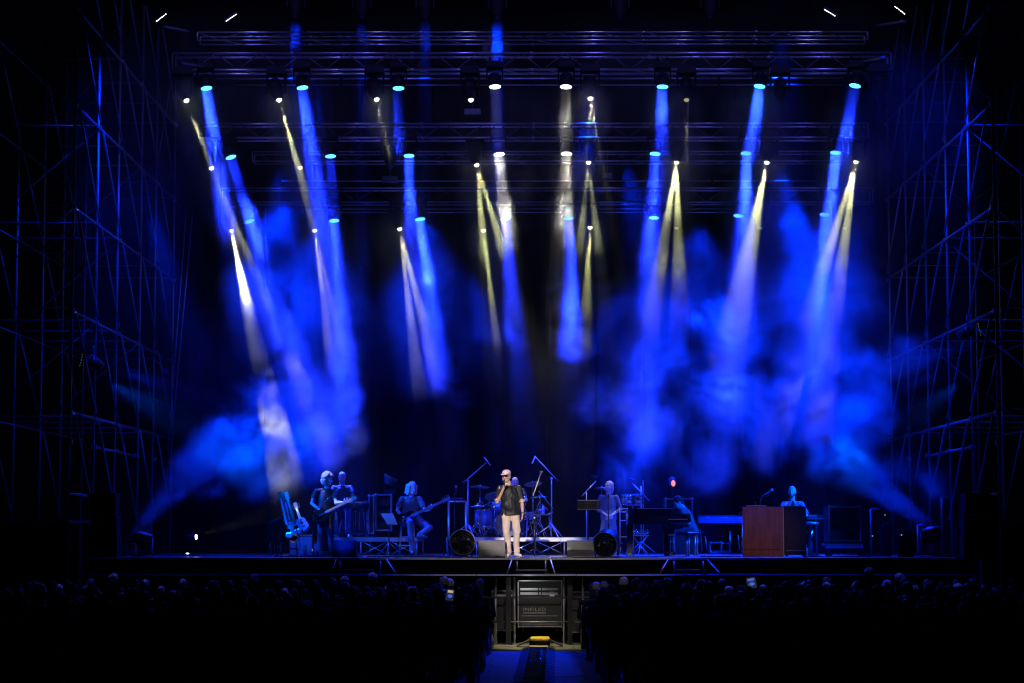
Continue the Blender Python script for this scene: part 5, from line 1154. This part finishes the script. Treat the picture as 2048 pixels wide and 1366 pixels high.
# pianist
J = sit(); J.update(neck=V(-.10, .0, 1.02), head=V(-.22, -.03, 1.14), shL=V(-.16, -.14, .97), shR=V(-.04, .2, .97), elL=V(.0, -.26, .70), elR=V(-.1, .26, .72), wrL=V(-.26, -.24, .70), wrR=V(-.34, .16, .72), hdL=V(-1, 0, -.1), hnL=V(0, 0, -1), hdR=V(-1, 0, -.1), hnR=V(0, 0, -1),
         pelvis=V(.08, .0, .56), hipL=V(.06, -.1, .54), hipR=V(.06, .1, .54), knL=V(-.36, -.14, .53), knR=V(-.36, .14, .53), anL=V(-.34, -.14, .1), anR=V(-.34, .14, .1), toeL=V(-.49, -.14, .035), toeR=V(-.49, .14, .035), thL=V(-1, 0, 0))
f = feet(1376, 47.55); ng, h, Rm = person('pianist in a grey shirt hunched over the keys', f, J, M['skin2'], M['shirtgrey'], M['jeans'], M['shoeb'], .7, 1.05, yaw=R(-70), pitch=R(38), hairf=hair_short(M['hairb'], 1.12, .02), group=None, hc=(.5, .5))
# organist
J = sit(); J = {a: b + V(0, 0, .12) if a[:2] not in ('an', 'to') else b for a, b in J.items()}
J.update(neck=V(.0, .03, 1.18), head=V(-.01, -.02, 1.36), shL=V(-.18, .02, 1.11), shR=V(.19, .02, 1.11), elL=V(-.27, -.14, .90), wrL=V(-.30, -.36, .93), hdL=V(-.4, -1, .1), hnL=V(0, 0, -1), elR=V(.28, -.1, .86), wrR=V(.12, -.34, .90), hdR=V(-.2, -1, 0), hnR=V(0, 0, -1))
f = feet(1585, 46.6); ng, h, Rm = person('bald bearded organist in an open shirt over black', f, J, M['skin2'], M['shirtblue'], M['jeans'], M['shoeb'], .95, 1.05, yaw=R(-18), pitch=R(2), group=None, hc=(.4, .4))
beard(M['hairb'], h, Rm, ng, .0)
part('undershirt', MB().ell((0, -.115, 1.0), (.05, .03, .17)), M['rubber'], ng)
for s in (-1, 1): part('shirt_flap', MB().box((s * .075, -.13, .98), (.05, .02, .34), Matrix.Rotation(s * .12, 3, 'Y')), M['shirtgrey'], ng)
ob = wthing('organ_bench', 'dark organ bench under the bald organist', 'bench', f); part('seat', MB().box(f + V(0, .15, .54), (.8, .3, .05)), M['woodd'], ob)
for s in (-1, 1): part('side', MB().box(f + V(s * .37, .15, .26), (.04, .28, .5)), M['woodd'], ob)
# ---------------------------------------------------------------- the audience
def spectator_mesh(seed):
    rn = random.Random(seed); t = thing('person', 'x', 'person')
    b = MB(); g = rn.uniform(.92, 1.12); ln_ = rn.uniform(-.03, .03)
    b.ell((ln_, -.02, 1.18), (.078, .1, .115)).rc((0, .02, .95), (ln_, -.0, 1.09), .06, .055).rc((-.17 * g, .02, .93), (.17 * g, .02, .93), .06, .06).ell((0, .04, .75), (.19 * g, .13, .24)).ell((0, .06, .5), (.19 * g, .15, .12))
    for s in (-1, 1):
        b.rc((s * .2 * g, .02, .92), (s * .25 * g, .05, .66), .052, .045).rc((s * .25 * g, .05, .66), (s * .12, .28, .56), .042, .034)
        b.rc((s * .1, .1, .48), (s * .13, .46, .48), .085, .06).rc((s * .13, .46, .46), (s * .13, .44, .08), .058, .042).rc((s * .13, .42, .05), (s * .14, .58, .04), .04, .036)
        b.ell((s * .08 + ln_, -.02, 1.17), (.012, .02, .03))
    flesh('body', b, M['crowd'][seed % 3], t, .026, 2, .01, 8)
    h = MB(); k = seed % 4
    h.ell((ln_, -.03, 1.215), (.088, .108, .095))
    if k == 1: h.rc((ln_, -.07, 1.18), (ln_, -.09, .98), .075, .06)
    if k == 2: h.rc((ln_, -.1, 1.2), (ln_, -.12, 1.05), .035, .025)
    if k != 3: flesh('hair', h, M['hairb'] if seed % 2 else M['hair'], t, .022, 1, .006, 20)
    return t
PROTO = [spectator_mesh(i) for i in range(6)]
for p_ in PROTO:   # seen from behind: the mesh looks along +y, towards the stage
    pass
ch0 = thing('folding_chair', 'x', 'chair')
part('seat', MB().box((0, .08, .44), (.4, .4, .03)), M['blackplastic'], ch0); part('backrest', MB().box((0, -.14, .74), (.4, .02, .2)), M['blackplastic'], ch0)
for s in (-1, 1): part('leg', MB().tube((s * .2, -.15, .85), (s * .2, .28, .01), .012, 6), M['alu'], ch0); part('leg', MB().tube((s * .185, .22, .44), (s * .185, -.22, .01), .012, 6), M['alu'], ch0)
m_ = MB().box((0, .08, .44), (.46, .4, .03)).box((0, -.17, .62), (.56, .02, .5)).box((0, -.16, .22), (.56, .015, .4))  # wide black back and floor panels added to hide lit ground behind
for s_ in (-1, 1): m_.tube((s_ * .2, -.15, .85), (s_ * .2, .28, .01), .012, 5).tube((s_ * .185, .22, .44), (s_ * .185, -.22, .01), .012, 5)
ch1 = m_.mesh('folding_chair', M['skirt'])
rn = random.Random(44); first = [True] * 6; firstch = True
rows = [41.3 - .98 * k for k in range(11)]
phones = {(0, 5): 0, (1, 3): 1}
ORD = ['front', 'second', 'third', 'fourth', 'fifth', 'sixth', 'seventh', 'eighth', 'ninth', 'tenth', 'last']
for r, Y in enumerate(rows):
    half = (1024 + 60) / 4400 * Y
    for side in (-1, 1):
        edge = -.82 if side < 0 else 1.42
        n_ = int((half - abs(edge)) / .60) + 1
        for i in range(n_):
            x = edge + side * (i * .60 + rn.uniform(-.11, .11)); 
            if abs(x) > half: continue
            if rn.random() < .05 and i > 1: continue
            q = rn.randrange(6); t = PROTO[q] if first[q] else copy_tree(PROTO[q]); first[q] = False
            sc = rn.uniform(.90, 1.09) + (.12 if (r < 2 and rn.random() < .12) else 0)
            t.location = (x, Y + rn.uniform(-.14, .10), 0); t.rotation_euler = (0, 0, rn.uniform(-.25, .25)); t.scale = (sc, sc, sc)
            sd_ = 'left' if side < 0 else 'right'
            kth = ['at the aisle end', 'second from the aisle', 'third from the aisle', 'fourth from the aisle', 'fifth from the aisle', 'sixth from the aisle', 'seventh from the aisle', 'eighth from the aisle', 'ninth from the aisle', 'tenth from the aisle', 'eleventh from the aisle', 'twelfth from the aisle', 'thirteenth from the aisle', 'fourteenth from the aisle', 'fifteenth from the aisle', 'sixteenth from the aisle', 'seventeenth from the aisle'][min(i, 16)]
            t['label'] = f'dark seated spectator {kth}, {ORD[r]} row, {sd_} side'; t['group'] = f'spectators seated {sd_} of the aisle'
            if i < 2:
                c_ = ch0 if firstch else copy_tree(ch0); firstch = False
                c_.location = (x, Y, 0); c_['label'] = f'black folding chair in the {ORD[r]} row, {"at" if i == 0 else "second from"} the aisle, {sd_} side'; c_['group'] = 'folding chairs along the aisle'
            else:
                c_ = bpy.data.objects.new('folding_chair', ch1); COL.objects.link(c_); c_.location = (x, Y, 0); c_['category'] = 'chair'
                c_['label'] = f'dark chair {kth}, {ORD[r]} row, {sd_} side'; c_['group'] = f'dark chairs {sd_} of the aisle'
for (px, py, D, w_, h_, m_, ang, lab) in ((900, 1190, 37.0, .13, .19, 'screen2', 8, 'glowing phone held up left of the aisle'), (1503, 1166, 40.0, .17, .2, 'screen', -10, 'glowing blue phone held up in the right crowd'), (1281, 1250, 36, .03, .06, 'screen', 0, 'tiny blue lit phone edge in the right crowd'),
                                   (318, 1199, 39.5, .03, .13, 'screen', 0, 'narrow blue lit phone edge in the left crowd'), (1810, 1229, 37, .05, .04, 'screen', 0, 'tiny blue lit phone at the far right crowd')):
    c = P(px, py, D); t = thing('phone', lab, 'phone', c, 0, 'phones in the crowd'); t.rotation_euler = (R(-12), R(ang), 0)
    part('case', MB().box((0, .006, 0), (w_ + .012, .01, h_ + .012)), M['blackplastic'], t); sc_ = part('screen', MB().box((0, -.003, 0), (w_, .004, h_)), M['screen_dark'] if w_ > .1 else M['screen'], t)
    if w_ > .1: part('picture', MB().ell((w_ * .02, -.007, -h_ * .1), (w_ * .3, .003, h_ * .16), n=12, m=6), M['screen'], sc_); part('picture', MB().box((0, -.007, h_ * .3), (w_ * .7, .003, h_ * .22)), M[m_], sc_)
    part('lower_case', MB().box((0, .0, -h_ / 2 - .03), (.01, .01, .01)), M['blackplastic'], t) if False else None
# ---------------------------------------------------------------- follow spot, front and pit lamps, plus added fill lamps with no fixtures
lamp('follow_spot', (-5, 8, 12), P(1022, 1025, 44.6), (1., .86, .78), 64000, 3.0, .1, .2)
lamp('front_wash', (3, 6, 13), P(1055, 1085, 44.4), (1., .88, .76), 5000, 9.5, .3, .9)
lamp('organ_key', (-9, 20, 8), P(1520, 1062, 45.3), (1., .60, .42), 5200, 3.4, .2, .6)
CYB = (0.0, .08, 1.0)
for (x, y, z, px, py, D, pwr, an, col) in (
    (-9.5, 34, 12, 700, 1045, 47.5, 3800, 15, CYB), (10.5, 34, 12, 1600, 1040, 46.5, 5000, 13, CYB), (6, 34, 12, 1430, 1040, 47, 5000, 11, BLUE), (4, 30, 12, 1440, 1040, 46.4, 14000, 2.6, BLUE), (-4, 30, 12, 689, 1095, 45.0, 16000, 1.5, BLUE),  # the tight spots are added to brighten keyboard and floor monitor
    (0, 32, 13, 1215, 1025, 48.9, 2300, 5, (.13, .15, 1.)), (-2, 34, 13, 1010, 1040, 50, 6000, 12, BLUE),
    (-8.4, 44.5, 5.2, 720, 1010, 47.8, 5200, 34, CYB), (-8.4, 46, 5.6, 1000, 1020, 50, 6000, 26, BLUE), (8.9, 44.5, 5.2, 1560, 1010, 46.8, 5000, 36, CYB), (8.9, 46.5, 5.6, 1240, 1020, 49, 3800, 26, BLUE),  # unseen side lamps added at the wings to model the figures
    (-6.5, 54.2, 6.2, 700, 1080, 49, 4500, 30, BLUE), (-.6, 54.2, 5.2, 1010, 1085, 50.2, 1900, 26, BLUE), (2.6, 54.2, 6.2, 1260, 1085, 49.8, 3000, 26, BLUE), (7, 54.2, 6.2, 1560, 1080, 48.6, 4500, 30, BLUE)):
    lamp('band_fill', (x, y, z), P(px, py, D), col, pwr, an, .08, .8)
for x in (-8.4, -6.2, -4, -1.9, 2.6, 4.7, 6.8, 9): lamp('crowd_rim_fill', (x, 43.55, 12.9), (x, 40.7, 1.3), (.10, .12, 1.), 1700, 15, .08, .6)  # added lamps without fixtures, give the front rows a blue rim
lamp('aisle_fill', (.4, 43.1, 12.5), (.35, 36.0, 0), (.03, .16, 1.), 30, 12, .1, .9)  # added lamp, brightens the aisle floor and cable ramp
lamp('pit_lamp', P(1060, 1156, 42.9) + V(0, -.1, -.04), P(1075, 1290, 42.7), (1., .9, .5), 55, 104, .05, .5)
lamp('pit_lamp', V(.1, 42.3, 1.2), V(.45, 43.9, .8), (.95, .95, .95), 5, 110, .08, .8)
for s in (-1, 1):
    lamp('tower_fill', (s * 7.0, 42.4, 13.4), (s * 9.9, 46.0, 6.0), BLUE, 3800, 56, .12, .9)  # added unseen lamps, stand in for blue spill on the towers
for x in (-6, -2, 2, 6): lamp('truss_fill', (x, 42.2, 14.6), (x, 50, 10), (.16, .14, 1.), 420, 80, .1, .9)  # added lamps above the view, put violet light on the truss tubes
# ---------------------------------------------------------------- smoke: a density lattice turned into one volume
VOX = 0.088
LO = np.array([-9.4, 43.8, 1.75]); HI = np.array([9.6, 54.3, 13.2])
N = np.ceil((HI - LO) / VOX).astype(int) + 1
rng = np.random.default_rng(7)
gx = LO[0] + np.arange(N[0]) * VOX; gy = LO[1] + np.arange(N[1]) * VOX; gz = LO[2] + np.arange(N[2]) * VOX
def lattice_noise(q, cell, seed):
    """smooth value noise of cell size (metres), sampled at points q (n,3)"""
    r = np.random.default_rng(seed).random((64, 64, 64), dtype=np.float32)
    c = q / cell
    i = np.floor(c).astype(np.int32); f = (c - i).astype(np.float32); f = f * f * (3 - 2 * f)
    i0 = i & 63; i1 = (i + 1) & 63
    out = 0
    for dx in (0, 1):
        wx = f[:, 0] if dx else 1 - f[:, 0]; ix = (i1 if dx else i0)[:, 0]
        for dy in (0, 1):
            wy = f[:, 1] if dy else 1 - f[:, 1]; iy = (i1 if dy else i0)[:, 1]
            for dz in (0, 1):
                wz = f[:, 2] if dz else 1 - f[:, 2]; iz = (i1 if dz else i0)[:, 2]
                out = out + wx * wy * wz * r[ix, iy, iz]
    return out
G = np.stack(np.meshgrid(gx, gy, gz, indexing='ij'), -1).reshape(-1, 3).astype(np.float32)
wq = np.stack([lattice_noise(G, 1.5, 11) + .5 * lattice_noise(G, .6, 21), lattice_noise(G, 1.5, 12) + .5 * lattice_noise(G, .6, 22),
               lattice_noise(G, 1.7, 13) + .5 * lattice_noise(G, .6, 23)], -1) - .75
W1 = G + 1.2 * wq
n1, n2, n3, n4 = (lattice_noise(W1, c_, k_) for c_, k_ in ((1.25, 1), (.58, 2), (.29, 3), (.17, 4)))
bil = .5 * (1 - abs(2 * n2 - 1)) + .3 * (1 - abs(2 * n3 - 1)) + .2 * (1 - abs(2 * n4 - 1))
n5 = lattice_noise(W1, .11, 6)
fb = .34 * n1 + .2 * n2 + .14 * n3 + .10 * n4 + .05 * n5 + .22 * bil
fine = np.clip((.34 * n3 + .36 * n4 + .3 * n5 - .37) / .26, 0, 1); fine3 = fine.reshape(*N)
fb = np.clip((fb - .43) / .17, 0, 1.2)
big = np.clip((lattice_noise(G + .6 * wq, 2.6, 5) - .3) / .4, 0, 1)
def sm(t): t = np.clip(t, 0, 1); return t * t * (3 - 2 * t)
Gw = (G + .55 * wq).reshape(*N, 3); fb3 = fb.reshape(*N)
def add_puff(px, py, D, rx, ry, rd, kk, edge=.85):
    """one billow of smoke, written only into the part of the lattice that it reaches"""
    c = np.array(P(px, py, D)); k = 4400 / D; rad = np.array([rx / k, rd, ry / k])
    a = np.clip(((c - rad - .9 - LO) / VOX).astype(int), 0, N - 1); b = np.clip(((c + rad + .9 - LO) / VOX).astype(int) + 1, 1, N)
    sl_ = tuple(slice(int(u), int(v)) for u, v in zip(a, b)); q = (Gw[sl_] - c) / rad
    d = np.sqrt((q * q).sum(-1)); m = sm((1 - d) / edge); f_ = fb3[sl_]
    dens3[sl_] += kk * m * np.clip(f_ * 1.35 + m * .5 - .62, 0, 1.4) * (.22 + 1.55 * fine3[sl_])
def cloud(px, py, D, RX, RY, RD, n_, r0, r1, kk, seed, tilt=0.):
    kk = kk * .8
    r_ = np.random.default_rng(seed)
    for _ in range(n_):
        a, q = r_.uniform(0, 6.283), math.sqrt(r_.uniform(0, 1)); x, y = RX * q * math.cos(a), RY * q * math.sin(a)
        rr_ = r_.uniform(r0, r1) * (1.15 - .5 * q)
        add_puff(px + x * math.cos(tilt) - y * math.sin(tilt), py + x * math.sin(tilt) + y * math.cos(tilt), D + r_.uniform(-RD, RD), rr_ * r_.uniform(.8, 1.3), rr_, rr_ / 90 * 1.1, kk * r_.uniform(.5, 1.2), .7)
def plume(p, q, r0, r1, wob=1.0):
    p = np.array(p); q = np.array(q); ax = q - p; L2 = (ax * ax).sum()
    g = G + wob * .35 * wq
    t = np.clip(((g - p) @ ax) / L2, 0, 1)
    d = np.linalg.norm(g - (p + t[:, None] * ax), axis=1)
    r = r0 + (r1 - r0) * t
    return sm((1 - d / r) / .7), t
hz = sm((G[:, 2] - 4.8) / 2.6)
dens = (.0022 + .017 * hz) * (.25 + 1.3 * fb * big)
dens3 = dens.reshape(*N)
cloud(590, 830, 48, 130, 110, .9, 20, 45, 85, .75, 1); cloud(470, 890, 47.2, 110, 60, .6, 14, 35, 65, .65, 2, -.3); cloud(560, 950, 47.6, 60, 60, .5, 6, 40, 60, .4, 3)
cloud(630, 720, 49, 60, 90, .8, 8, 45, 75, .5, 4); cloud(700, 880, 48.6, 60, 60, .6, 6, 35, 60, .3, 5)
cloud(1670, 800, 48.4, 90, 100, .9, 20, 45, 85, 1.0, 6); cloud(1700, 920, 47.2, 80, 60, .6, 12, 40, 70, .8, 7, .5); cloud(1590, 760, 48.5, 40, 80, .6, 9, 30, 55, .6, 8); cloud(1775, 720, 47.6, 70, 30, .5, 8, 30, 50, .4, 9)
cloud(1850, 960, 46.8, 70, 40, .4, 7, 35, 60, .3, 10); cloud(1400, 790, 50.5, 260, 160, 1.4, 26, 60, 120, .17, 11); cloud(1250, 830, 50.5, 80, 150, 1.1, 12, 50, 90, .14, 12)
cloud(1640, 560, 49.5, 150, 170, 1.4, 22, 55, 100, .22, 13); cloud(1330, 560, 48.4, 70, 90, .8, 10, 45, 80, .4, 14); cloud(1460, 660, 50, 60, 60, .7, 8, 35, 65, .4, 15)
cloud(560, 540, 49.8, 120, 170, 1.2, 18, 50, 95, .26, 16); cloud(870, 760, 50.2, 60, 60, .6, 9, 30, 60, .35, 17); cloud(1160, 640, 50.4, 60, 80, .8, 12, 35, 65, .40, 18); cloud(1010, 700, 50.8, 110, 50, .8, 8, 35, 65, .12, 19)
# px, py, D, rx, ry, rd, density
PUFFS = [(1515,250,45.8,100,110,1.2,.30),(1690,270,45.8,70,110,1.1,.22),
 (1180,560,50.4,110,150,1.2,.22),(850,600,50.6,100,150,1.3,.30),(680,560,50.2,80,200,1.2,.22),(500,625,51,50,80,.8,.8),
 (1010,390,48.3,75,100,.9,.7),(1128,390,48.3,80,110,.9,.6),(1130,240,46,50,90,.9,.45),(1000,520,50.2,90,150,1.2,.16),(1325,240,45.6,50,80,.9,.6),(1310,380,48.4,50,90,.9,.35),
 (430,270,45.6,60,110,.8,.12),(600,300,45.8,60,150,1.1,.26),(825,380,48.6,60,120,1.0,.2),(1490,390,48.4,80,120,1.2,.35),(1660,380,48.4,60,90,1.0,.2),
 (995,100,46.8,40,90,.7,.4),(592,60,46.8,30,60,.7,.35),(850,60,46.8,30,60,.7,.25),(724,60,46.8,30,60,.7,.2)]
for (px, py, D, rx, ry, rd, k) in PUFFS: add_puff(px, py, D, rx, ry, rd, k)
# thin smoke placed along the narrow beams to make them show: px, py, D, px, py, D, radius, density
for (ax, ay, aD, bx, by, bD, r_, k) in ((374,215,45.5,470,440,45.3,.35,.35),(559,215,45.5,640,490,45.3,.4,.35),(754,205,45.5,770,270,45.4,.25,.5),(1181,205,45.5,1184,250,45.4,.3,.9),(1373,210,45.5,1374,300,45.4,.22,.3),
  (424,345,48.8,490,490,48.6,.35,.3),(601,345,48.8,620,420,48.7,.25,.35),(954,338,48.8,985,470,48.6,.5,.45),(1177,335,48.8,1179,460,48.6,.5,.25),(1353,330,48.8,1338,620,48.4,.8,.30),(1353,330,48.8,1352,400,48.7,.25,.9),
  (1533,332,48.8,1460,700,48.2,.5,.30),(1711,330,48.8,1650,620,48.2,.8,.28),(1711,330,48.8,1700,380,48.7,.25,.5),(463,470,51.3,474,500,51.2,.2,.3),(487,580,51.2,508,680,51,.45,1.3),(630,468,51.3,668,700,51,.4,.30),(800,466,51.3,845,740,51,.6,.34),
  (967,468,51.3,990,660,51,.25,.7),(1180,462,51.3,1178,620,51,.3,.35),(1640,620,50.6,1620,760,50.2,.7,.25)):
    p = np.array(P(ax, ay, aD)); q = np.array(P(bx, by, bD)); lo_ = np.minimum(p, q) - r_ - .9; hi_ = np.maximum(p, q) + r_ + .9
    a = np.clip(((lo_ - LO) / VOX).astype(int), 0, N - 1); b = np.clip(((hi_ - LO) / VOX).astype(int) + 1, 1, N)
    sl_ = tuple(slice(int(u), int(v)) for u, v in zip(a, b)); ax_ = q - p; gg = Gw[sl_] * .5 + G.reshape(*N, 3)[sl_] * .5
    t = np.clip(((gg - p) @ ax_) / (ax_ @ ax_), 0, 1); d = np.linalg.norm(gg - (p + t[..., None] * ax_), axis=-1)
    dens3[sl_] += k * sm((1 - d / (r_ + .25)) / .6) * (.25 + .9 * fb3[sl_])
jets = [(P(274,1058,45.6), P(430,880,47.0), .13, .7, 2.6),(P(1850,1046,45.6), P(1700,940,47.0), .13, .6, 2.4),(P(1930,685,44.4), P(1790,745,46.0), .1, .35, 1.6),(P(1900,800,46.0), P(1760,700,46.6), .1, .4, .0)]
for (p, q, r0, r1, k) in jets:
    m, t = plume(p, q, r0, r1, .8)
    dens += k * m * (.2 + .95 * fb) * (1 - .7 * t)
# keep the faces of the lattice clear
e = np.minimum.reduce([G[:, 0] - LO[0], HI[0] - G[:, 0], G[:, 1] - LO[1], HI[1] - G[:, 1], HI[2] - G[:, 2]])
dens *= sm(e / .5)
def build_smoke():
    me = bpy.data.meshes.new('smoke_lattice'); me.vertices.add(len(dens))
    me.vertices.foreach_set('co', G.ravel())
    a = me.attributes.new('dens', 'FLOAT', 'POINT'); a.data.foreach_set('value', dens.astype(np.float32))
    o = bpy.data.objects.new('stage_smoke', me); COL.objects.link(o)
    t = bpy.data.node_groups.new('smoke_volume', 'GeometryNodeTree')
    t.interface.new_socket('Geometry', in_out='INPUT', socket_type='NodeSocketGeometry')
    t.interface.new_socket('Geometry', in_out='OUTPUT', socket_type='NodeSocketGeometry')
    n = t.nodes; ln = t.links.new
    gi = n.new('NodeGroupInput'); go = n.new('NodeGroupOutput')
    vc = n.new('GeometryNodeVolumeCube'); top = LO + (N - 1) * VOX
    vc.inputs['Min'].default_value = tuple(LO); vc.inputs['Max'].default_value = tuple(top)
    for ax, k in zip('XYZ', N): vc.inputs['Resolution ' + ax].default_value = int(k)
    pos = n.new('GeometryNodeInputPosition')
    sub = n.new('ShaderNodeVectorMath'); sub.operation = 'SUBTRACT'; sub.inputs[1].default_value = tuple(LO)
    div = n.new('ShaderNodeVectorMath'); div.operation = 'SCALE'; div.inputs['Scale'].default_value = 1 / VOX
    add = n.new('ShaderNodeVectorMath'); add.operation = 'ADD'; add.inputs[1].default_value = (.5, .5, .5)
    fl = n.new('ShaderNodeVectorMath'); fl.operation = 'FLOOR'
    dot = n.new('ShaderNodeVectorMath'); dot.operation = 'DOT_PRODUCT'; dot.inputs[1].default_value = (float(N[1] * N[2]), float(N[2]), 1.0)
    ln(pos.outputs[0], sub.inputs[0]); ln(sub.outputs[0], div.inputs[0]); ln(div.outputs[0], add.inputs[0]); ln(add.outputs[0], fl.inputs[0]); ln(fl.outputs[0], dot.inputs[0])
    na = n.new('GeometryNodeInputNamedAttribute'); na.data_type = 'FLOAT'; na.inputs['Name'].default_value = 'dens'
    si = n.new('GeometryNodeSampleIndex'); si.data_type = 'FLOAT'; si.domain = 'POINT'; si.clamp = True
    ln(gi.outputs[0], si.inputs['Geometry']); ln(na.outputs['Attribute'], si.inputs['Value']); ln(dot.outputs['Value'], si.inputs['Index'])
    ln(si.outputs[0], vc.inputs['Density'])
    sm_ = n.new('GeometryNodeSetMaterial')
    ln(vc.outputs[0], sm_.inputs[0]); ln(sm_.outputs[0], go.inputs[0])
    m = bpy.data.materials.new('smoke'); m.use_nodes = True; nt = m.node_tree; nt.nodes.clear()
    out = nt.nodes.new('ShaderNodeOutputMaterial'); pv = nt.nodes.new('ShaderNodeVolumePrincipled')
    pv.inputs['Color'].default_value = (.97, .97, 1, 1); pv.inputs['Density'].default_value = 1.0; pv.inputs['Anisotropy'].default_value = 0.1
    nt.links.new(pv.outputs[0], out.inputs['Volume'])
    sm_.inputs['Material'].default_value = m; me.materials.append(m)
    md = o.modifiers.new('smoke', 'NODES'); md.node_group = t
    m.cycles.volume_step_rate = 3.6; m.cycles.volume_sampling = 'MULTIPLE_IMPORTANCE'
    o['kind'] = 'stuff'; o['label'] = 'blue lit stage smoke hanging in drifting clouds above the band'
    return o
build_smoke()
